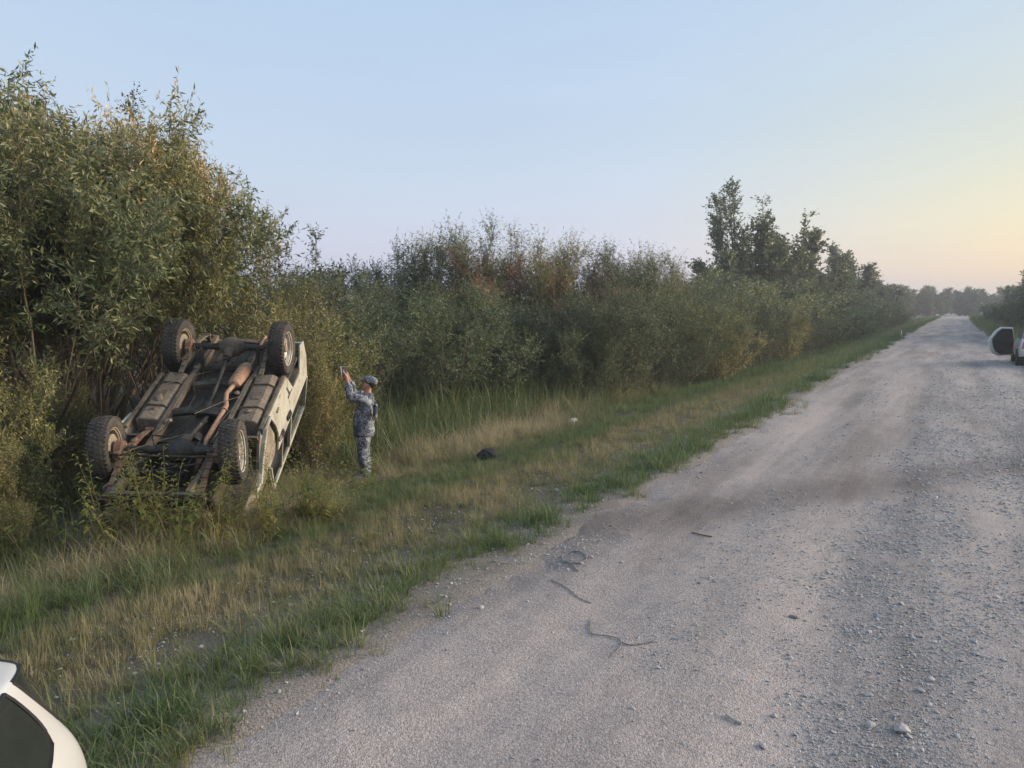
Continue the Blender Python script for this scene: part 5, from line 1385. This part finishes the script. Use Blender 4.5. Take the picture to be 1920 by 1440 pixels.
# --- single weeds round the wreck
def weed_mesh(name, seed, H, ns, nl, ll, lw, mat, tint, tilt=.25, top=.0):
    rng = np.random.default_rng(seed)
    az = rng.uniform(0, 6.28, ns); ti = np.abs(rng.normal(0, tilt, ns)); L = H * rng.uniform(.65, 1.0, ns)
    base = np.stack([.05 * np.cos(az), .05 * np.sin(az), np.zeros(ns) - .03], 1)
    S = grow(rng, base, np.stack([np.sin(ti) * np.cos(az), np.sin(ti) * np.sin(az), np.cos(ti)], 1), L, 7, .0, .06)
    t = np.clip(top + (1 - top) * (np.arange(nl)[None] + rng.random((ns, nl))) / nl, 0, .999)
    lp, lt = along(S, t); sz = (1.05 - .6 * t).reshape(-1)[:, None]; lp = lp.reshape(-1, 3); lt = lt.reshape(-1, 3); n = len(lp)
    a2 = rng.uniform(0, 6.28, n); dr = unit(lt * .5 + np.stack([np.cos(a2), np.sin(a2), np.zeros(n)], 1) - np.array([0, 0, .15]))
    sd = unit(np.cross(dr, np.array([0, 0, 1.]))); nr = np.cross(sd, dr)
    m = lp + dr * ll * sz * .45 + nr * ll * .04; tip = lp + dr * ll * sz - np.array([0, 0, 1]) * ll * sz * .3
    V = np.stack([lp, m + sd * lw * sz * .5, tip, m - sd * lw * sz * .5], 1).reshape(-1, 3)
    cr = mesh_np(name + '_leaves', V, np.arange(n * 4).reshape(n, 4), np.clip(rng.normal((tint[0] + tint[1]) / 2, .12, n), *tint), mats=[mat])
    V1, F1 = tubes_np(S, .005 * (1.1 - np.linspace(0, 1, 7))[None].repeat(ns, 0), 5)
    return mesh_np(name + '_stem', V1, F1, smooth=True, mats=[M_WSTEM]), cr
M_WSTEM = plain('weed_stem', (.16, .13, .06), .8)
M_WEED = leaf_mat('weed_leaves', [(0, (.05, .085, .022)), (.4, (.11, .135, .035)), (.7, (.20, .20, .055)), (1, (.33, .28, .10))], 1.15, .3, .55)
WD1 = weed_mesh('weed', 501, 1.0, 4, 70, .13, .026, M_WEED, (.3, .9), .12)
WD2 = weed_mesh('weed', 502, .8, 9, 30, .15, .03, M_WEED, (.25, .95), .35, .1)
WD3 = weed_mesh('weed', 503, .7, 7, 18, .18, .05, M_WEED, (.1, .6), .4, .2)
WD4 = weed_mesh('nettle', 504, 1.0, 9, 16, .12, .05, M_WEED, (.0, .3), .25, .1)
for (x, y, pm, s, lab) in (
    (-6.62, 4.85, WD1, 1.0, 'upright yellow green weed in front of the overturned car bumper'),
    (-6.28, 5.30, WD1, 1.1, 'bushy yellow green weed in front of the right front wheel'),
    (-6.55, 5.05, WD2, .9, 'spreading straw coloured weed between the two upright weeds'),
    (-6.75, 7.35, WD3, 1.0, 'broad leaved green weed beside the crushed pillar of the wreck'),
    (-6.20, 6.10, WD2, .8, 'low pale weed leaning beside the right front fender'),
    (-7.35, 4.20, WD2, 1.25, 'straw coloured weed clump covering the left end of the bumper'),
    (-7.00, 4.40, WD1, 1.05, 'yellow green weed before the middle of the bumper'),
    (-6.45, 5.75, WD3, 1.0, 'broad leaved pale weed between the right front wheel and the bent fender'),
    (-7.9, 3.8, WD3, 1.1, 'broad leaved weed left of the straw coloured weed clump'),
    (-7.15, 4.62, WD2, 1.15, 'dry branching weed right before the bumper centre'),
    (-6.75, 4.55, WD3, 1.1, 'leafy weed low in front of the bumper right end'),
    (-6.35, 5.95, WD2, 1.05, 'dry pale weed at the foot of the crushed pillar'),
    (-8.85, 3.45, WD2, 1.1, 'dry weed stalks left of the buried front bumper')):
    plant('weed', pm, rz_(x, y), x * 7, s * 1.18, lab, 'weed', 'weeds round the overturned car', parts=('stem', 'leaves'))
rq = np.random.default_rng(99)
for i in range(26):
    x = -10.2 + rq.normal(0, .8); y = 11.5 + i * .3 + rq.normal(0, .3)
    plant('nettle', WD4, rz_(x, y), rq.uniform(0, 6), rq.uniform(.8, 1.25), '%s green nettle of the ditch hollow, counted away from the person' % ORD[i], 'weed', 'nettles in the ditch hollow', parts=('stem', 'leaves'))

# ------------------------------------------------------------------ evening haze and road dust in the air
def make_haze():
    m, nt, out = new_mat('evening_haze')
    v = nd(nt, 'ShaderNodeVolumePrincipled'); v.inputs['Color'].default_value = (.80, .84, .90, 1); v.inputs['Density'].default_value = .0011
    v.inputs['Anisotropy'].default_value = .2
    nt.links.new(v.outputs[0], out.inputs['Volume'])
    b = MB(); b.box((0, 450, 6.0), (900, 1050, 17.0)); o = b.build('haze', m); tag(o, 'pale evening haze hanging over the road and thicket', 'haze', kind='stuff')
make_haze()
